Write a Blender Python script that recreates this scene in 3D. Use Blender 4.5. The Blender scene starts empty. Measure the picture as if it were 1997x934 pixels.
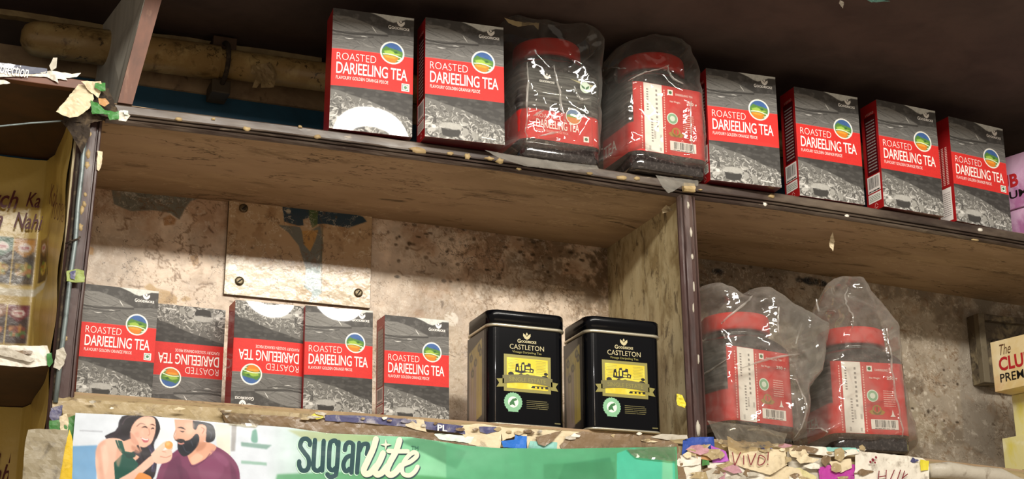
import bpy, bmesh, math, random
import numpy as np
from mathutils import Vector, Matrix, noise, geometry

random.seed(7)
SC = bpy.context.scene
COL = SC.collection

# ------------------------------------------------------------------ camera
CAM = np.array([-0.28461, -1.76347, -0.72782])
YAW, PITCH, ROLL = math.radians(-21.5769), math.radians(18.5191), math.radians(-0.19777)
FPX, SX, SY = 3041.5, 2.82, -32.87
F_ = np.array([math.sin(-YAW) * math.cos(PITCH), math.cos(YAW) * math.cos(PITCH), math.sin(PITCH)])
RT = np.array([math.cos(YAW), math.sin(YAW), 0.0])
UP = np.cross(RT, F_)
R_ = math.cos(ROLL) * RT + math.sin(ROLL) * UP
U_ = -math.sin(ROLL) * RT + math.cos(ROLL) * UP
cd = bpy.data.cameras.new('camera')
cam = bpy.data.objects.new('camera', cd)
COL.objects.link(cam)
M = Matrix.Identity(4)
for i in range(3):
    M[i][0], M[i][1], M[i][2], M[i][3] = R_[i], U_[i], -F_[i], CAM[i]
cam.matrix_world = M
cd.sensor_width = 36
cd.lens = FPX / 1997 * 36
cd.shift_x = -SX / 1997
cd.shift_y = SY / 1997
cd.clip_start = 0.05
SC.camera = cam


def ray(px, py):
    a = (px - 998.5 - SX) / FPX
    b = -(py - 467 - SY) / FPX
    return F_ + a * R_ + b * U_


def at(px, py, Y):      # where a measured point of the photograph lies on the plane y = Y
    d = ray(px, py)
    return Vector(CAM + d * ((Y - CAM[1]) / d[1]))


# ------------------------------------------------------------------ world, lamps, exposure
w = bpy.data.worlds.new('shop_air')
SC.world = w
w.use_nodes = True
bg = w.node_tree.nodes['Background']
bg.inputs[0].default_value = (1.0, 0.85, 0.68, 1)
bg.inputs[1].default_value = 0.42


def area(name, loc, target, sx, sy, power, col):
    l = bpy.data.lights.new(name, 'AREA')
    l.shape = 'RECTANGLE'
    l.size, l.size_y = sx, sy
    l.energy = power
    l.color = col
    o = bpy.data.objects.new(name, l)
    COL.objects.link(o)
    o.location = loc
    o.rotation_euler = (Vector(target) - Vector(loc)).to_track_quat('-Z', 'Y').to_euler()
    return o


area('tube_lamp', (0.25, -1.22, 0.385), (0.25, 0.1, -0.1), 1.45, 0.09, 31, (1.0, 0.95, 0.86))
area('counter_bounce_fill', (0.5, -1.5, -1.5), (0.5, 0.2, 0.0), 1.6, 0.6, 4.5, (1.0, 0.78, 0.52))  # unseen fill, added for warm bounce on to the board undersides
SC.view_settings.view_transform = 'Standard'
SC.view_settings.look = 'None'
SC.view_settings.exposure = 0.0
SC.view_settings.gamma = 1.0
SC.view_settings.use_curve_mapping = False
SC.cycles.transparent_max_bounces = 16
SC.cycles.max_bounces = 8


# ------------------------------------------------------------------ colour and materials
def s2l(c):
    c = np.asarray(c, float)
    return np.where(c <= 0.04045, c / 12.92, ((c + 0.055) / 1.055) ** 2.4)


def hx(h):
    return tuple(int(h[i:i + 2], 16) / 255 for i in (0, 2, 4))


def lin(h):
    return tuple(float(v) for v in s2l(hx(h))) + (1.0,)


_m = {}


def mat(name, col=None, rough=0.5, spec=0.5, metal=0.0, vcol=False, spots=(), bump=None, coat=0.0, stretch=(1, 1, 1),
        rvar=0.0, coatr=0.08, veins=()):
    """spots: (colour, noise scale, threshold lo, hi, strength) layers; bump: (scale, distance)"""
    if name in _m:
        return _m[name]
    m = bpy.data.materials.new(name)
    m.use_nodes = True
    nt = m.node_tree
    N, L = nt.nodes, nt.links
    b = N['Principled BSDF']
    b.inputs['Roughness'].default_value = rough
    b.inputs['Specular IOR Level'].default_value = spec
    b.inputs['Metallic'].default_value = metal
    b.inputs['Coat Weight'].default_value = coat
    b.inputs['Coat Roughness'].default_value = coatr
    tc = N.new('ShaderNodeTexCoord')
    mp = N.new('ShaderNodeMapping')
    mp.inputs['Scale'].default_value = stretch
    L.new(tc.outputs['Object'], mp.inputs[0])
    cur = None
    if vcol:
        a = N.new('ShaderNodeAttribute')
        a.attribute_name = 'print'
        cur = a.outputs['Color']
    else:
        r = N.new('ShaderNodeRGB')
        r.outputs[0].default_value = lin(col)
        cur = r.outputs[0]
    for k, (c2, sc, lo, hi, st) in enumerate(spots):
        n = N.new('ShaderNodeTexNoise')
        n.inputs['Scale'].default_value = sc
        n.inputs['Detail'].default_value = 7
        n.inputs['Roughness'].default_value = 0.62
        n.inputs['Distortion'].default_value = 0.4
        off = N.new('ShaderNodeVectorMath')
        off.operation = 'ADD'
        off.inputs[1].default_value = (k * 3.7, k * 1.9, k * 5.3)
        L.new(mp.outputs[0], off.inputs[0])
        L.new(off.outputs[0], n.inputs['Vector'])
        mr = N.new('ShaderNodeMapRange')
        mr.inputs['From Min'].default_value = lo
        mr.inputs['From Max'].default_value = hi
        mr.inputs['To Max'].default_value = st
        L.new(n.outputs['Fac'], mr.inputs['Value'])
        mx = N.new('ShaderNodeMix')
        mx.data_type = 'RGBA'
        mx.inputs[7].default_value = lin(c2)
        L.new(mr.outputs[0], mx.inputs[0])
        L.new(cur, mx.inputs[6])
        cur = mx.outputs[2]
    for k, (c2, sc, wd, st) in enumerate(veins):        # thin wandering lines: cracks, edges of flaked coats
        n = N.new('ShaderNodeTexNoise')
        n.inputs['Scale'].default_value = sc
        n.inputs['Detail'].default_value = 6
        n.inputs['Roughness'].default_value = 0.6
        off = N.new('ShaderNodeVectorMath')
        off.operation = 'ADD'
        off.inputs[1].default_value = (k * 7.7 + 11, k * 2.9, k * 1.3)
        L.new(mp.outputs[0], off.inputs[0])
        L.new(off.outputs[0], n.inputs['Vector'])
        sb_ = N.new('ShaderNodeMath')
        sb_.operation = 'SUBTRACT'
        sb_.inputs[1].default_value = 0.5
        L.new(n.outputs['Fac'], sb_.inputs[0])
        ab = N.new('ShaderNodeMath')
        ab.operation = 'ABSOLUTE'
        L.new(sb_.outputs[0], ab.inputs[0])
        mr = N.new('ShaderNodeMapRange')
        mr.inputs['From Min'].default_value = wd
        mr.inputs['From Max'].default_value = wd * 0.3
        mr.inputs['To Max'].default_value = st
        L.new(ab.outputs[0], mr.inputs['Value'])
        n2 = N.new('ShaderNodeTexNoise')
        n2.inputs['Scale'].default_value = sc * 0.8
        L.new(off.outputs[0], n2.inputs['Vector'])
        m2 = N.new('ShaderNodeMapRange')
        m2.inputs['From Min'].default_value = 0.45
        m2.inputs['From Max'].default_value = 0.58
        L.new(n2.outputs['Fac'], m2.inputs['Value'])
        ml = N.new('ShaderNodeMath')
        ml.operation = 'MULTIPLY'
        L.new(mr.outputs[0], ml.inputs[0])
        L.new(m2.outputs[0], ml.inputs[1])
        mx = N.new('ShaderNodeMix')
        mx.data_type = 'RGBA'
        mx.inputs[7].default_value = lin(c2)
        L.new(ml.outputs[0], mx.inputs[0])
        L.new(cur, mx.inputs[6])
        cur = mx.outputs[2]
    L.new(cur, b.inputs['Base Color'])
    if rvar:
        n = N.new('ShaderNodeTexNoise')
        n.inputs['Scale'].default_value = 60
        n.inputs['Detail'].default_value = 4
        L.new(mp.outputs[0], n.inputs['Vector'])
        mr = N.new('ShaderNodeMapRange')
        mr.inputs['To Min'].default_value = max(rough - rvar, 0.02)
        mr.inputs['To Max'].default_value = min(rough + rvar, 1)
        mr.inputs['From Min'].default_value = 0.3
        mr.inputs['From Max'].default_value = 0.7
        L.new(n.outputs['Fac'], mr.inputs['Value'])
        L.new(mr.outputs[0], b.inputs['Roughness'])
    if bump:
        n = N.new('ShaderNodeTexNoise')
        n.inputs['Scale'].default_value = bump[0]
        n.inputs['Detail'].default_value = 6
        L.new(mp.outputs[0], n.inputs['Vector'])
        bp = N.new('ShaderNodeBump')
        bp.inputs['Distance'].default_value = bump[1]
        bp.inputs['Strength'].default_value = 1.0
        L.new(n.outputs['Fac'], bp.inputs['Height'])
        L.new(bp.outputs[0], b.inputs['Normal'])
        L.new(bp.outputs[0], b.inputs['Coat Normal'])
    _m[name] = m
    return m


def film(name, tint='f4f4f0', haze=0.10, rough=0.09, gl=0.35):
    """thin clear plastic: transparent with glossy folds and a little milky scatter"""
    if name in _m:
        return _m[name]
    m = bpy.data.materials.new(name)
    m.use_nodes = True
    nt = m.node_tree
    N, L = nt.nodes, nt.links
    N.remove(N['Principled BSDF'])
    out = N['Material Output']
    tr = N.new('ShaderNodeBsdfTransparent')
    tr.inputs[0].default_value = lin(tint)
    g = N.new('ShaderNodeBsdfGlossy')
    g.inputs['Roughness'].default_value = rough
    d = N.new('ShaderNodeBsdfDiffuse')
    d.inputs[0].default_value = lin('d8d4cc')
    t2 = N.new('ShaderNodeBsdfTranslucent')
    t2.inputs[0].default_value = lin('d8d4cc')
    ad = N.new('ShaderNodeMixShader')
    ad.inputs[0].default_value = 0.5
    L.new(d.outputs[0], ad.inputs[1])
    L.new(t2.outputs[0], ad.inputs[2])
    tc = N.new('ShaderNodeTexCoord')
    n = N.new('ShaderNodeTexNoise')
    n.inputs['Scale'].default_value = 34
    n.inputs['Detail'].default_value = 5
    n.inputs['Distortion'].default_value = 1.4
    L.new(tc.outputs['Object'], n.inputs['Vector'])
    bp = N.new('ShaderNodeBump')
    bp.inputs['Distance'].default_value = 0.0005
    L.new(n.outputs['Fac'], bp.inputs['Height'])
    L.new(bp.outputs[0], g.inputs['Normal'])
    mr = N.new('ShaderNodeMapRange')
    mr.inputs['From Min'].default_value = 0.35
    mr.inputs['From Max'].default_value = 0.75
    mr.inputs['To Min'].default_value = haze * 0.5
    mr.inputs['To Max'].default_value = haze * 2
    L.new(n.outputs['Fac'], mr.inputs['Value'])
    lw = N.new('ShaderNodeLayerWeight')
    lw.inputs[0].default_value = 0.3
    hz = N.new('ShaderNodeMath')
    hz.operation = 'MULTIPLY_ADD'
    hz.inputs[1].default_value = 0.35
    L.new(lw.outputs['Facing'], hz.inputs[0])
    L.new(mr.outputs[0], hz.inputs[2])
    m1 = N.new('ShaderNodeMixShader')
    L.new(hz.outputs[0], m1.inputs[0])
    L.new(tr.outputs[0], m1.inputs[1])
    L.new(ad.outputs[0], m1.inputs[2])
    fr = N.new('ShaderNodeMath')
    fr.operation = 'MULTIPLY_ADD'
    fr.inputs[1].default_value = gl
    fr.inputs[2].default_value = 0.06
    L.new(lw.outputs['Fresnel'], fr.inputs[0])
    m2 = N.new('ShaderNodeMixShader')
    L.new(fr.outputs[0], m2.inputs[0])
    L.new(m1.outputs[0], m2.inputs[1])
    L.new(g.outputs[0], m2.inputs[2])
    L.new(m2.outputs[0], out.inputs['Surface'])
    _m[name] = m
    return m


# ------------------------------------------------------------------ object helpers
def link(name, me, parent=None, mats=()):
    for m in mats:
        if m.name not in [x.name for x in me.materials if x]:
            me.materials.append(m)
    o = bpy.data.objects.new(name, me)
    COL.objects.link(o)
    if parent is not None:
        o.parent = parent
    return o


def pyd(name, v, f, m, parent=None, smooth=False):
    me = bpy.data.meshes.new(name)
    me.from_pydata([tuple(x) for x in v], [], f)
    me.update()
    if smooth:
        me.polygons.foreach_set('use_smooth', [True] * len(me.polygons))
    return link(name, me, parent, [m])


def fromb(name, bm, m, parent=None, smooth=False):
    me = bpy.data.meshes.new(name)
    bmesh.ops.recalc_face_normals(bm, faces=bm.faces)
    bm.to_mesh(me)
    bm.free()
    if smooth:
        me.polygons.foreach_set('use_smooth', [True] * len(me.polygons))
    return link(name, me, parent, m if isinstance(m, (list, tuple)) else [m])


def tag(o, label=None, cat=None, group=None, kind=None):
    if label:
        o['label'] = label
    if cat:
        o['category'] = cat
    if group:
        o['group'] = group
    if kind:
        o['kind'] = kind
    return o


def empty(name, loc=(0, 0, 0), rot=(0, 0, 0)):
    o = bpy.data.objects.new(name, None)
    COL.objects.link(o)
    o.empty_display_size = 0.02
    o.location = loc
    o.rotation_euler = rot
    return o


def boxbm(bm, x0, x1, y0, y1, z0, z1, bev=0.0):
    r = bmesh.ops.create_cube(bm, size=1)
    vs = r['verts']
    for v in vs:
        v.co = Vector(((x0 + x1) / 2 + v.co.x * (x1 - x0), (y0 + y1) / 2 + v.co.y * (y1 - y0), (z0 + z1) / 2 + v.co.z * (z1 - z0)))
    if bev:
        es = list({e for v in vs for e in v.link_edges})
        bmesh.ops.bevel(bm, geom=es, offset=bev, segments=2, affect='EDGES', profile=0.6)
    return bm


def box(name, x0, x1, y0, y1, z0, z1, m, parent=None, bev=0.0):
    return fromb(name, boxbm(bmesh.new(), x0, x1, y0, y1, z0, z1, bev), m, parent)


def hexa(name, c8, m, parent=None):
    f = [(0, 1, 2, 3), (7, 6, 5, 4), (0, 4, 5, 1), (1, 5, 6, 2), (2, 6, 7, 3), (3, 7, 4, 0)]
    return pyd(name, c8, f, m, parent)


def tube(name, pts, r, m, parent=None, seg=10, closed_ends=True):
    bm = bmesh.new()
    pts = [Vector(p) for p in pts]
    rings = []
    for i, p in enumerate(pts):
        d = (pts[min(i + 1, len(pts) - 1)] - pts[max(i - 1, 0)]).normalized()
        a = d.orthogonal().normalized() if i == 0 else (a - d * a.dot(d)).normalized()
        b = d.cross(a)
        rr = r[i] if isinstance(r, (list, tuple)) else r
        rings.append([bm.verts.new(p + (a * math.cos(t) + b * math.sin(t)) * rr) for t in [2 * math.pi * k / seg for k in range(seg)]])
    for q, s in zip(rings, rings[1:]):
        for k in range(seg):
            bm.faces.new((q[k], q[(k + 1) % seg], s[(k + 1) % seg], s[k]))
    if closed_ends:
        bm.faces.new(rings[0][::-1])
        bm.faces.new(rings[-1])
    return fromb(name, bm, m, parent, True)


def fb(x, y, z=0.0, o=4):
    return noise.fractal(Vector((x, y, z)), 1.0, 2.0, o)


def inpoly(P, poly):
    """P (n,2) -> bool mask"""
    x, y = P[:, 0], P[:, 1]
    ins = np.zeros(len(P), bool)
    n = len(poly)
    for i in range(n):
        x1, y1 = poly[i]
        x2, y2 = poly[(i + 1) % n]
        if y1 == y2:
            continue
        c = ((y1 > y) != (y2 > y)) & (x < (x2 - x1) * (y - y1) / (y2 - y1) + x1)
        ins ^= c
    return ins


# ------------------------------------------------------------------ painter: colours laid on the vertices of a fine grid
class Canvas:
    def __init__(s, w, h, base):
        s.w, s.h = w, h
        s.a = np.zeros((h, w, 3)) + np.array(hx(base) if isinstance(base, str) else base)

    def blend(s, x0, y0, mask, col):
        h, w = mask.shape
        c = np.array(hx(col) if isinstance(col, str) else col)
        r = s.a[y0:y0 + h, x0:x0 + w]
        r += (c - r) * mask[..., None]

    def poly(s, pts, col, al=1.0, ss=3, soft=0):
        pts = np.asarray(pts, float)
        p = soft * 3
        x0, y0 = np.maximum(np.floor(pts.min(0)).astype(int) - 1 - p, 0)
        x1 = min(int(pts[:, 0].max()) + 2 + p, s.w)
        y1 = min(int(pts[:, 1].max()) + 2 + p, s.h)
        if x1 <= x0 or y1 <= y0:
            return
        o = (np.arange(ss) + 0.5) / ss - 0.5
        X, Y = np.meshgrid(np.arange(x0, x1), np.arange(y0, y1))
        acc = np.zeros(X.size)
        for a in o:
            for b in o:
                acc += inpoly(np.stack([X.ravel() + a, Y.ravel() + b], -1), pts)
        m = (acc / ss / ss).reshape(X.shape)
        for _ in range(soft):
            m = blur(m)
        s.blend(x0, y0, m * al, col)

    def disc(s, cx, cy, r, col, al=1.0, ry=None, soft=0, rot=0):
        t = np.linspace(0, 2 * math.pi, 28, endpoint=False)
        ry = ry or r
        a, b = np.cos(t) * r, np.sin(t) * ry
        c, d = math.cos(rot), math.sin(rot)
        s.poly(np.stack([cx + a * c - b * d, cy + a * d + b * c], -1), col, al, soft=soft)

    def stroke(s, pts, wd, col, al=1.0, soft=0, taper=False):
        s.poly(ribbon(pts, wd, taper), col, al, soft=soft)

    def noise(s, amt, sc, seed=0, mask=None):
        n = (vnoise(s.w, s.h, sc, seed) - 0.5) * 2 * amt
        s.a = np.clip(s.a * (1 + n[..., None]), 0, 1)


def blur(m):
    p = np.pad(m, 1, mode='edge')
    m = (p[:-2] + 2 * p[1:-1] + p[2:]) / 4
    return (m[:, :-2] + 2 * m[:, 1:-1] + m[:, 2:]) / 4


def vnoise(w, h, sc, seed=0, octv=5, pers=0.55, ax=1.0):
    rg = np.random.default_rng(seed)
    out = np.zeros((h, w))
    amp = tot = 0
    amp = 1.0
    for k in range(octv):
        gw, gh = int(w / sc / ax) + 3, int(h / sc) + 3
        g = rg.random((gh, gw))
        x = np.arange(w) / sc / ax
        y = np.arange(h) / sc
        xi, yi = x.astype(int), y.astype(int)
        fx, fy = x - xi, y - yi
        fx, fy = fx * fx * (3 - 2 * fx), (fy * fy * (3 - 2 * fy))[:, None]
        a = g[yi][:, xi] * (1 - fx) + g[yi][:, xi + 1] * fx
        b = g[yi + 1][:, xi] * (1 - fx) + g[yi + 1][:, xi + 1] * fx
        out += amp * (a * (1 - fy) + b * fy)
        tot += amp
        amp *= pers
        sc = max(sc / 2, 1.01)
    return out / tot


def ribbon(pts, wd, taper=False):
    P = np.asarray(pts, float)
    d = np.gradient(P, axis=0)
    d /= np.linalg.norm(d, axis=1)[:, None] + 1e-9
    nrm = np.stack([-d[:, 1], d[:, 0]], -1)
    n = len(P)
    wv = np.full(n, wd / 2.0) if np.isscalar(wd) else np.asarray(wd) / 2.0
    if taper:
        wv = wv * np.sin(np.linspace(0.15, math.pi - 0.15, n))
    return np.concatenate([P + nrm * wv[:, None], (P - nrm * wv[:, None])[::-1]])


def spline(pts, n=8):
    P = [np.array(p, float) for p in pts]
    P = [2 * P[0] - P[1]] + P + [2 * P[-1] - P[-2]]
    out = []
    for i in range(1, len(P) - 2):
        for k in range(n):
            t = k / n
            out.append(0.5 * ((2 * P[i]) + (-P[i - 1] + P[i + 1]) * t + (2 * P[i - 1] - 5 * P[i] + 4 * P[i + 1] - P[i + 2]) * t * t
                              + (-P[i - 1] + 3 * P[i] - 3 * P[i + 1] + P[i + 2]) * t ** 3))
    out.append(P[-2])
    return np.array(out)


def grid(name, cv, fn, m, parent=None, mask=None):
    """mesh sheet from a canvas; fn(u, v arrays 0..1, v down) -> (n,3)"""
    h, w = cv.h, cv.w
    U, V = np.meshgrid(np.linspace(0, 1, w), np.linspace(0, 1, h))
    P = fn(U.ravel(), V.ravel())
    idx = np.arange(w * h).reshape(h, w)
    q = np.stack([idx[:-1, :-1], idx[1:, :-1], idx[1:, 1:], idx[:-1, 1:]], -1).reshape(-1, 4)
    if mask is not None:
        mk = mask.ravel()
        q = q[mk[q].all(1)]
    me = bpy.data.meshes.new(name)
    me.vertices.add(len(P))
    me.vertices.foreach_set('co', np.ascontiguousarray(P, np.float32).ravel())
    me.loops.add(q.size)
    me.loops.foreach_set('vertex_index', q.ravel().astype(np.int32))
    me.polygons.add(len(q))
    me.polygons.foreach_set('loop_start', np.arange(0, q.size, 4, dtype=np.int32))
    me.polygons.foreach_set('use_smooth', np.ones(len(q), bool))
    me.update(calc_edges=True)
    at_ = me.color_attributes.new('print', 'FLOAT_COLOR', 'POINT')
    c = np.concatenate([s2l(np.clip(cv.a, 0, 1)).reshape(-1, 3), np.ones((w * h, 1))], 1)
    at_.data.foreach_set('color', c.astype(np.float32).ravel())
    return link(name, me, parent, [m])


# ------------------------------------------------------------------ flat lettering and marks
_tc = {}


def glyphs(s, bold=0.0, shear=0.0, space=1.0):
    k = (s, bold, shear, space)
    if k not in _tc:
        c = bpy.data.curves.new('t', 'FONT')
        c.body = s
        c.size = 1
        c.offset = bold
        c.shear = shear
        c.space_character = space
        c.resolution_u = 3
        c.fill_mode = 'FRONT'
        o = bpy.data.objects.new('t', c)
        me = o.to_mesh()
        v = np.array([(q.co.x, q.co.y) for q in me.vertices])
        f = [tuple(p.vertices) for p in me.polygons]
        if s.isupper() and 'J' in s:        # a capital J that stands on the line
            par = list(range(len(v)))

            def root(i):
                while par[i] != i:
                    i = par[i]
                return i
            for q in f:
                for i in q[1:]:
                    par[root(i)] = root(q[0])
            g = {}
            for i in range(len(v)):
                g.setdefault(root(i), []).append(i)
            for ii in g.values():
                y = v[ii, 1]
                if y.min() < -.08:
                    v[ii, 1] = (y - y.min()) / (y.max() - y.min()) * y.max()
        o.to_mesh_clear()
        bpy.data.objects.remove(o)
        bpy.data.curves.remove(c)
        _tc[k] = (v, f)
    return _tc[k]


class Flat:
    """collects printed shapes in a 2-D frame (x right, y up, metres) as one thin mesh"""

    def __init__(s, step=0.00008):
        s.v, s.f, s.mi, s.m, s.lv, s.step = [], [], [], [], [], step
        s.level = 1

    def mat(s, m):
        if m not in s.m:
            s.m.append(m)
        return s.m.index(m)

    def add(s, v, f, m):
        b = len(s.v)
        s.v += [(float(a[0]), float(a[1]), s.level * s.step) for a in v]
        k = s.mat(m)
        for q in f:
            s.f.append(tuple(b + i for i in q))
            s.mi.append(k)

    def text(s, t, x0, y0, x1, y1, m, bold=0.0, shear=0.0, space=1.0, rot=0.0, ref=None):
        v, f = glyphs(t, bold, shear, space)
        if not len(v):
            return
        rv = glyphs(ref, bold, shear, space)[0] if ref else v
        lo, hi = v.min(0), v.max(0)
        ylo, yhi = rv[:, 1].min(), rv[:, 1].max()
        q = np.stack([(v[:, 0] - lo[0]) / (hi[0] - lo[0]) * (x1 - x0), (v[:, 1] - ylo) / (yhi - ylo) * (y1 - y0)], -1)
        c, d = math.cos(rot), math.sin(rot)
        q = np.stack([x0 + q[:, 0] * c - q[:, 1] * d, y0 + q[:, 0] * d + q[:, 1] * c], -1)
        s.add(q, f, m)

    def poly(s, pts, m):
        pts = [Vector((float(a), float(b), 0)) for a, b in pts]
        tr = geometry.tessellate_polygon([pts])
        s.add(pts, tr, m)

    def rect(s, x0, y0, x1, y1, m):
        s.add([(x0, y0), (x1, y0), (x1, y1), (x0, y1)], [(0, 1, 2, 3)], m)

    def disc(s, cx, cy, r, m, n=24, ry=None, scal=0.0):
        ry = ry or r
        s.poly([(cx + (r + (scal * r if k % 2 else 0)) * math.cos(2 * math.pi * k / n), cy + (ry + (scal * ry if k % 2 else 0)) * math.sin(2 * math.pi * k / n)) for k in range(n)], m)

    def stroke(s, pts, wd, m, taper=False):
        r = ribbon(pts, wd, taper)
        n = len(r) // 2
        s.add(r, [(i, i + 1, 2 * n - 2 - i, 2 * n - 1 - i) for i in range(n - 1)], m)

    def bars(s, x0, y0, x1, y1, m, seed=1, n=26):
        rg = random.Random(seed)
        ws = [rg.choice((1, 1, 2, 3)) for _ in range(2 * n)]
        t = sum(ws)
        x = x0
        for i, q in enumerate(ws):
            d = q / t * (x1 - x0)
            if i % 2 == 0:
                s.rect(x, y0, x + d, y1, m)
            x += d

    def lines(s, x0, y0, x1, y1, n, m, seed=3, fill=0.5, words=5):
        """rows of tiny illegible print as broken bars"""
        rg = random.Random(seed)
        h = (y1 - y0) / n
        for i in range(n):
            x = x0
            while x < x1 - (x1 - x0) * 0.05:
                d = (x1 - x0) / words * rg.uniform(0.4, 1.3)
                e = min(x + d, x1)
                s.rect(x, y0 + i * h, e, y0 + i * h + h * fill, m)
                x = e + (x1 - x0) * 0.03

    def build(s, name, fn, parent=None):
        P = [fn(*v) for v in s.v]
        me = bpy.data.meshes.new(name)
        me.from_pydata(P, [], s.f)
        me.polygons.foreach_set('material_index', s.mi)
        for m in s.m:
            me.materials.append(m)
        me.update()
        o = bpy.data.objects.new(name, me)
        COL.objects.link(o)
        o.parent = parent
        return o


# ------------------------------------------------------------------ materials
gloss = dict(rough=0.5, spec=0.15, coat=0.7, coatr=0.035)
M_print = mat('laminated_print', vcol=True, **gloss)
M_red = mat('carton_red', 'a81e20', spots=[('8a1218', 25, 0.5, 0.8, 0.5)], rough=0.5, spec=.2, coat=0.4)
M_maroon = mat('carton_maroon', '4a0f14', rough=0.3, coat=0.5)
M_white = mat('ink_white', 'f3efe9', rough=0.5, spec=.15, coat=0.5, coatr=.035)
M_pale = mat('ink_pale_pink', 'f0b4ac', rough=0.5, spec=.15, coat=0.5, coatr=.035)
M_black = mat('ink_black', '161413', rough=0.35)
M_green = mat('ink_green', '2f6b3a', rough=0.4)
M_gold = mat('ink_gold', 'b8963a', rough=0.3, metal=0.4)
M_lightred = mat('ink_red', 'd3262b', rough=0.3, coat=0.6)
M_grey = mat('ink_grey', '8f8a86', rough=0.4)
M_lidred = mat('lid_plastic_red', 'cf2a20', rough=0.5, spec=0.35, bump=(220, 0.0002))
M_jar = mat('dark_tea_behind_plastic', '2a2524', rough=0.12, spec=0.6, coat=1.0, coatr=0.05,
            spots=[('5a5350', 240, 0.5, 0.72, 0.8), ('0e0c0c', 120, 0.5, 0.7, 0.7)], bump=(60, 0.00025))
M_tin = mat('tin_black_enamel', '05060a', rough=0.22, spec=0.12, coat=0.14, coatr=0.03)
M_rim = mat('tin_gold_rim', 'cfc9b4', rough=0.3, metal=0.7)
M_tingold = mat('tin_gold_print', 'd9c63a', rough=0.3, metal=0.25, spots=[('f2e46a', 60, 0.45, 0.7, 0.8)])
M_tinframe = mat('tin_frame_print', '8c8548', rough=0.35, metal=0.2)
M_tinpale = mat('tin_pale_print', 'bfb58c', rough=0.35)
M_tindim = mat('tin_dim_print', '6e683f', rough=0.35)
M_seal = mat('seal_green_print', '7fb48d', rough=0.4)
M_seal2 = mat('seal_white_print', 'dcebdd', rough=0.4)
M_rail = mat('moulding_dark_varnish', '3b2e28', rough=0.42, spec=0.4, stretch=(0.25, 1, 1), rvar=0.12, bump=(60, 0.0006),
             spots=[('6f6254', 24, 0.45, 0.72, 0.9), ('231a18', 40, 0.5, 0.75, 0.8), ('9a8c78', 90, 0.66, 0.74, 0.7)])
M_railp = mat('moulding_dark_varnish_upright', '46322f', rough=0.42, spec=0.35, stretch=(1, 1, 0.25), rvar=0.12, bump=(60, 0.0006),
              spots=[('66564f', 24, 0.5, 0.8, 0.9), ('1f1716', 40, 0.5, 0.75, 0.8)])
M_groove = mat('groove_dark', '150f0d', rough=0.8)  # near-black tone for the screw slots
M_ply = mat('plywood_underside', 'a68d70', veins=[('4a3826', 16, .009, .6), ('bda684', 30, .012, .5), ('33261a', 9, .005, .7)], rough=0.75, spec=0.2, stretch=(0.3, 1, 1), bump=(30, 0.0015),
            spots=[('8a7354', 9, 0.42, 0.66, 0.8), ('b39b78', 30, 0.5, 0.7, 0.5), ('5a4832', 30, 0.58, 0.70, 0.7), ('33281c', 50, 0.63, 0.70, 0.7)])
M_ply2 = mat('plywood_underside_dark', '6b5941', rough=0.75, spec=0.2, stretch=(0.3, 1, 1), bump=(30, 0.0015),
             spots=[('4e3f2b', 9, 0.42, 0.66, 0.8), ('3a2c1c', 34, 0.60, 0.72, 0.6)])  # darker tone of the underside plywood
M_top = mat('top_board_dark', '4e403a', rough=0.7, spec=0.2, bump=(40, 0.001), spots=[('3a2f2b', 14, 0.4, 0.7, 0.7)])
M_side = mat('side_panel_stained', 'bdae88', veins=[('4a3824', 24, .008, .6)], rough=0.5, spec=0.35, stretch=(1, 1, 0.45), bump=(45, 0.0015),
             spots=[('86724c', 34, 0.46, 0.62, 0.8), ('c8bc98', 44, 0.5, 0.62, 0.6), ('4a3a26', 60, 0.57, 0.66, 0.75)])
M_wall = mat('wall_paint_stained', veins=[('6a5036', 28, .009, .5), ('3b2a1a', 12, .004, .7), ('ece2d0', 44, .010, .3)], vcol=True, rough=0.42, spec=0.4, bump=(55, 0.0022),
             spots=[('957a5c', 30, 0.56, 0.68, 0.45), ('54402c', 46, 0.63, 0.69, 0.7), ('efe6d8', 60, 0.60, 0.68, 0.3)])
M_teal = mat('wall_teal_paint', '1b5270', rough=0.6, spots=[('143e54', 18, 0.4, 0.7, 0.7)])
M_beigewall = mat('wall_beige_paint', 'a38a6a', rough=0.6, bump=(40, 0.001), spots=[('6b5440', 20, 0.45, 0.65, 0.8), ('3c2e22', 50, 0.6, 0.7, 0.7)])
M_darkwall = mat('wall_dark', '3b2d24', rough=0.8, spots=[('231a15', 20, 0.4, 0.7, 0.7)])
M_pipe = mat('pipe_old_paint', 'a88a58', veins=[('3a2a18', 18, .010, .9)], rough=0.34, spec=0.5, bump=(40, 0.0012),
             spots=[('c2a974', 26, 0.5, 0.65, 0.8), ('6b5230', 34, 0.54, 0.66, 0.9), ('2c2016', 60, 0.63, 0.68, 0.8)])
M_cream = mat('peeled_cream_paint', 'ab9468', rough=0.6, spots=[('8a7350', 40, 0.45, 0.6, 0.7)])
M_greyply = mat('grey_partition_face', 'd0cabc', rough=0.65, stretch=(1, 1, 0.15), spots=[('a8a396', 30, 0.45, 0.65, 0.8), ('d8d2c4', 60, 0.5, 0.7, 0.4)])
M_brownwood = mat('brown_edge_wood', '6e4532', rough=0.6, stretch=(1, 1, 0.3), spots=[('4b2f22', 26, 0.45, 0.65, 0.8), ('8d6a55', 60, 0.58, 0.7, 0.5)])
M_steel = mat('conduit_grey', '6f7a7a', rough=0.38, metal=0.2, spots=[('3d4444', 60, 0.5, 0.65, 0.7)])
M_screw = mat('screw_rusty', '6c6048', rough=0.4, metal=0.6, spots=[('3a2f20', 200, 0.45, 0.6, 0.8)])
M_gunk = mat('grime', '2e241b', rough=0.9, bump=(120, 0.002), spots=[('5b4c38', 80, 0.5, 0.65, 0.8)])


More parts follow.
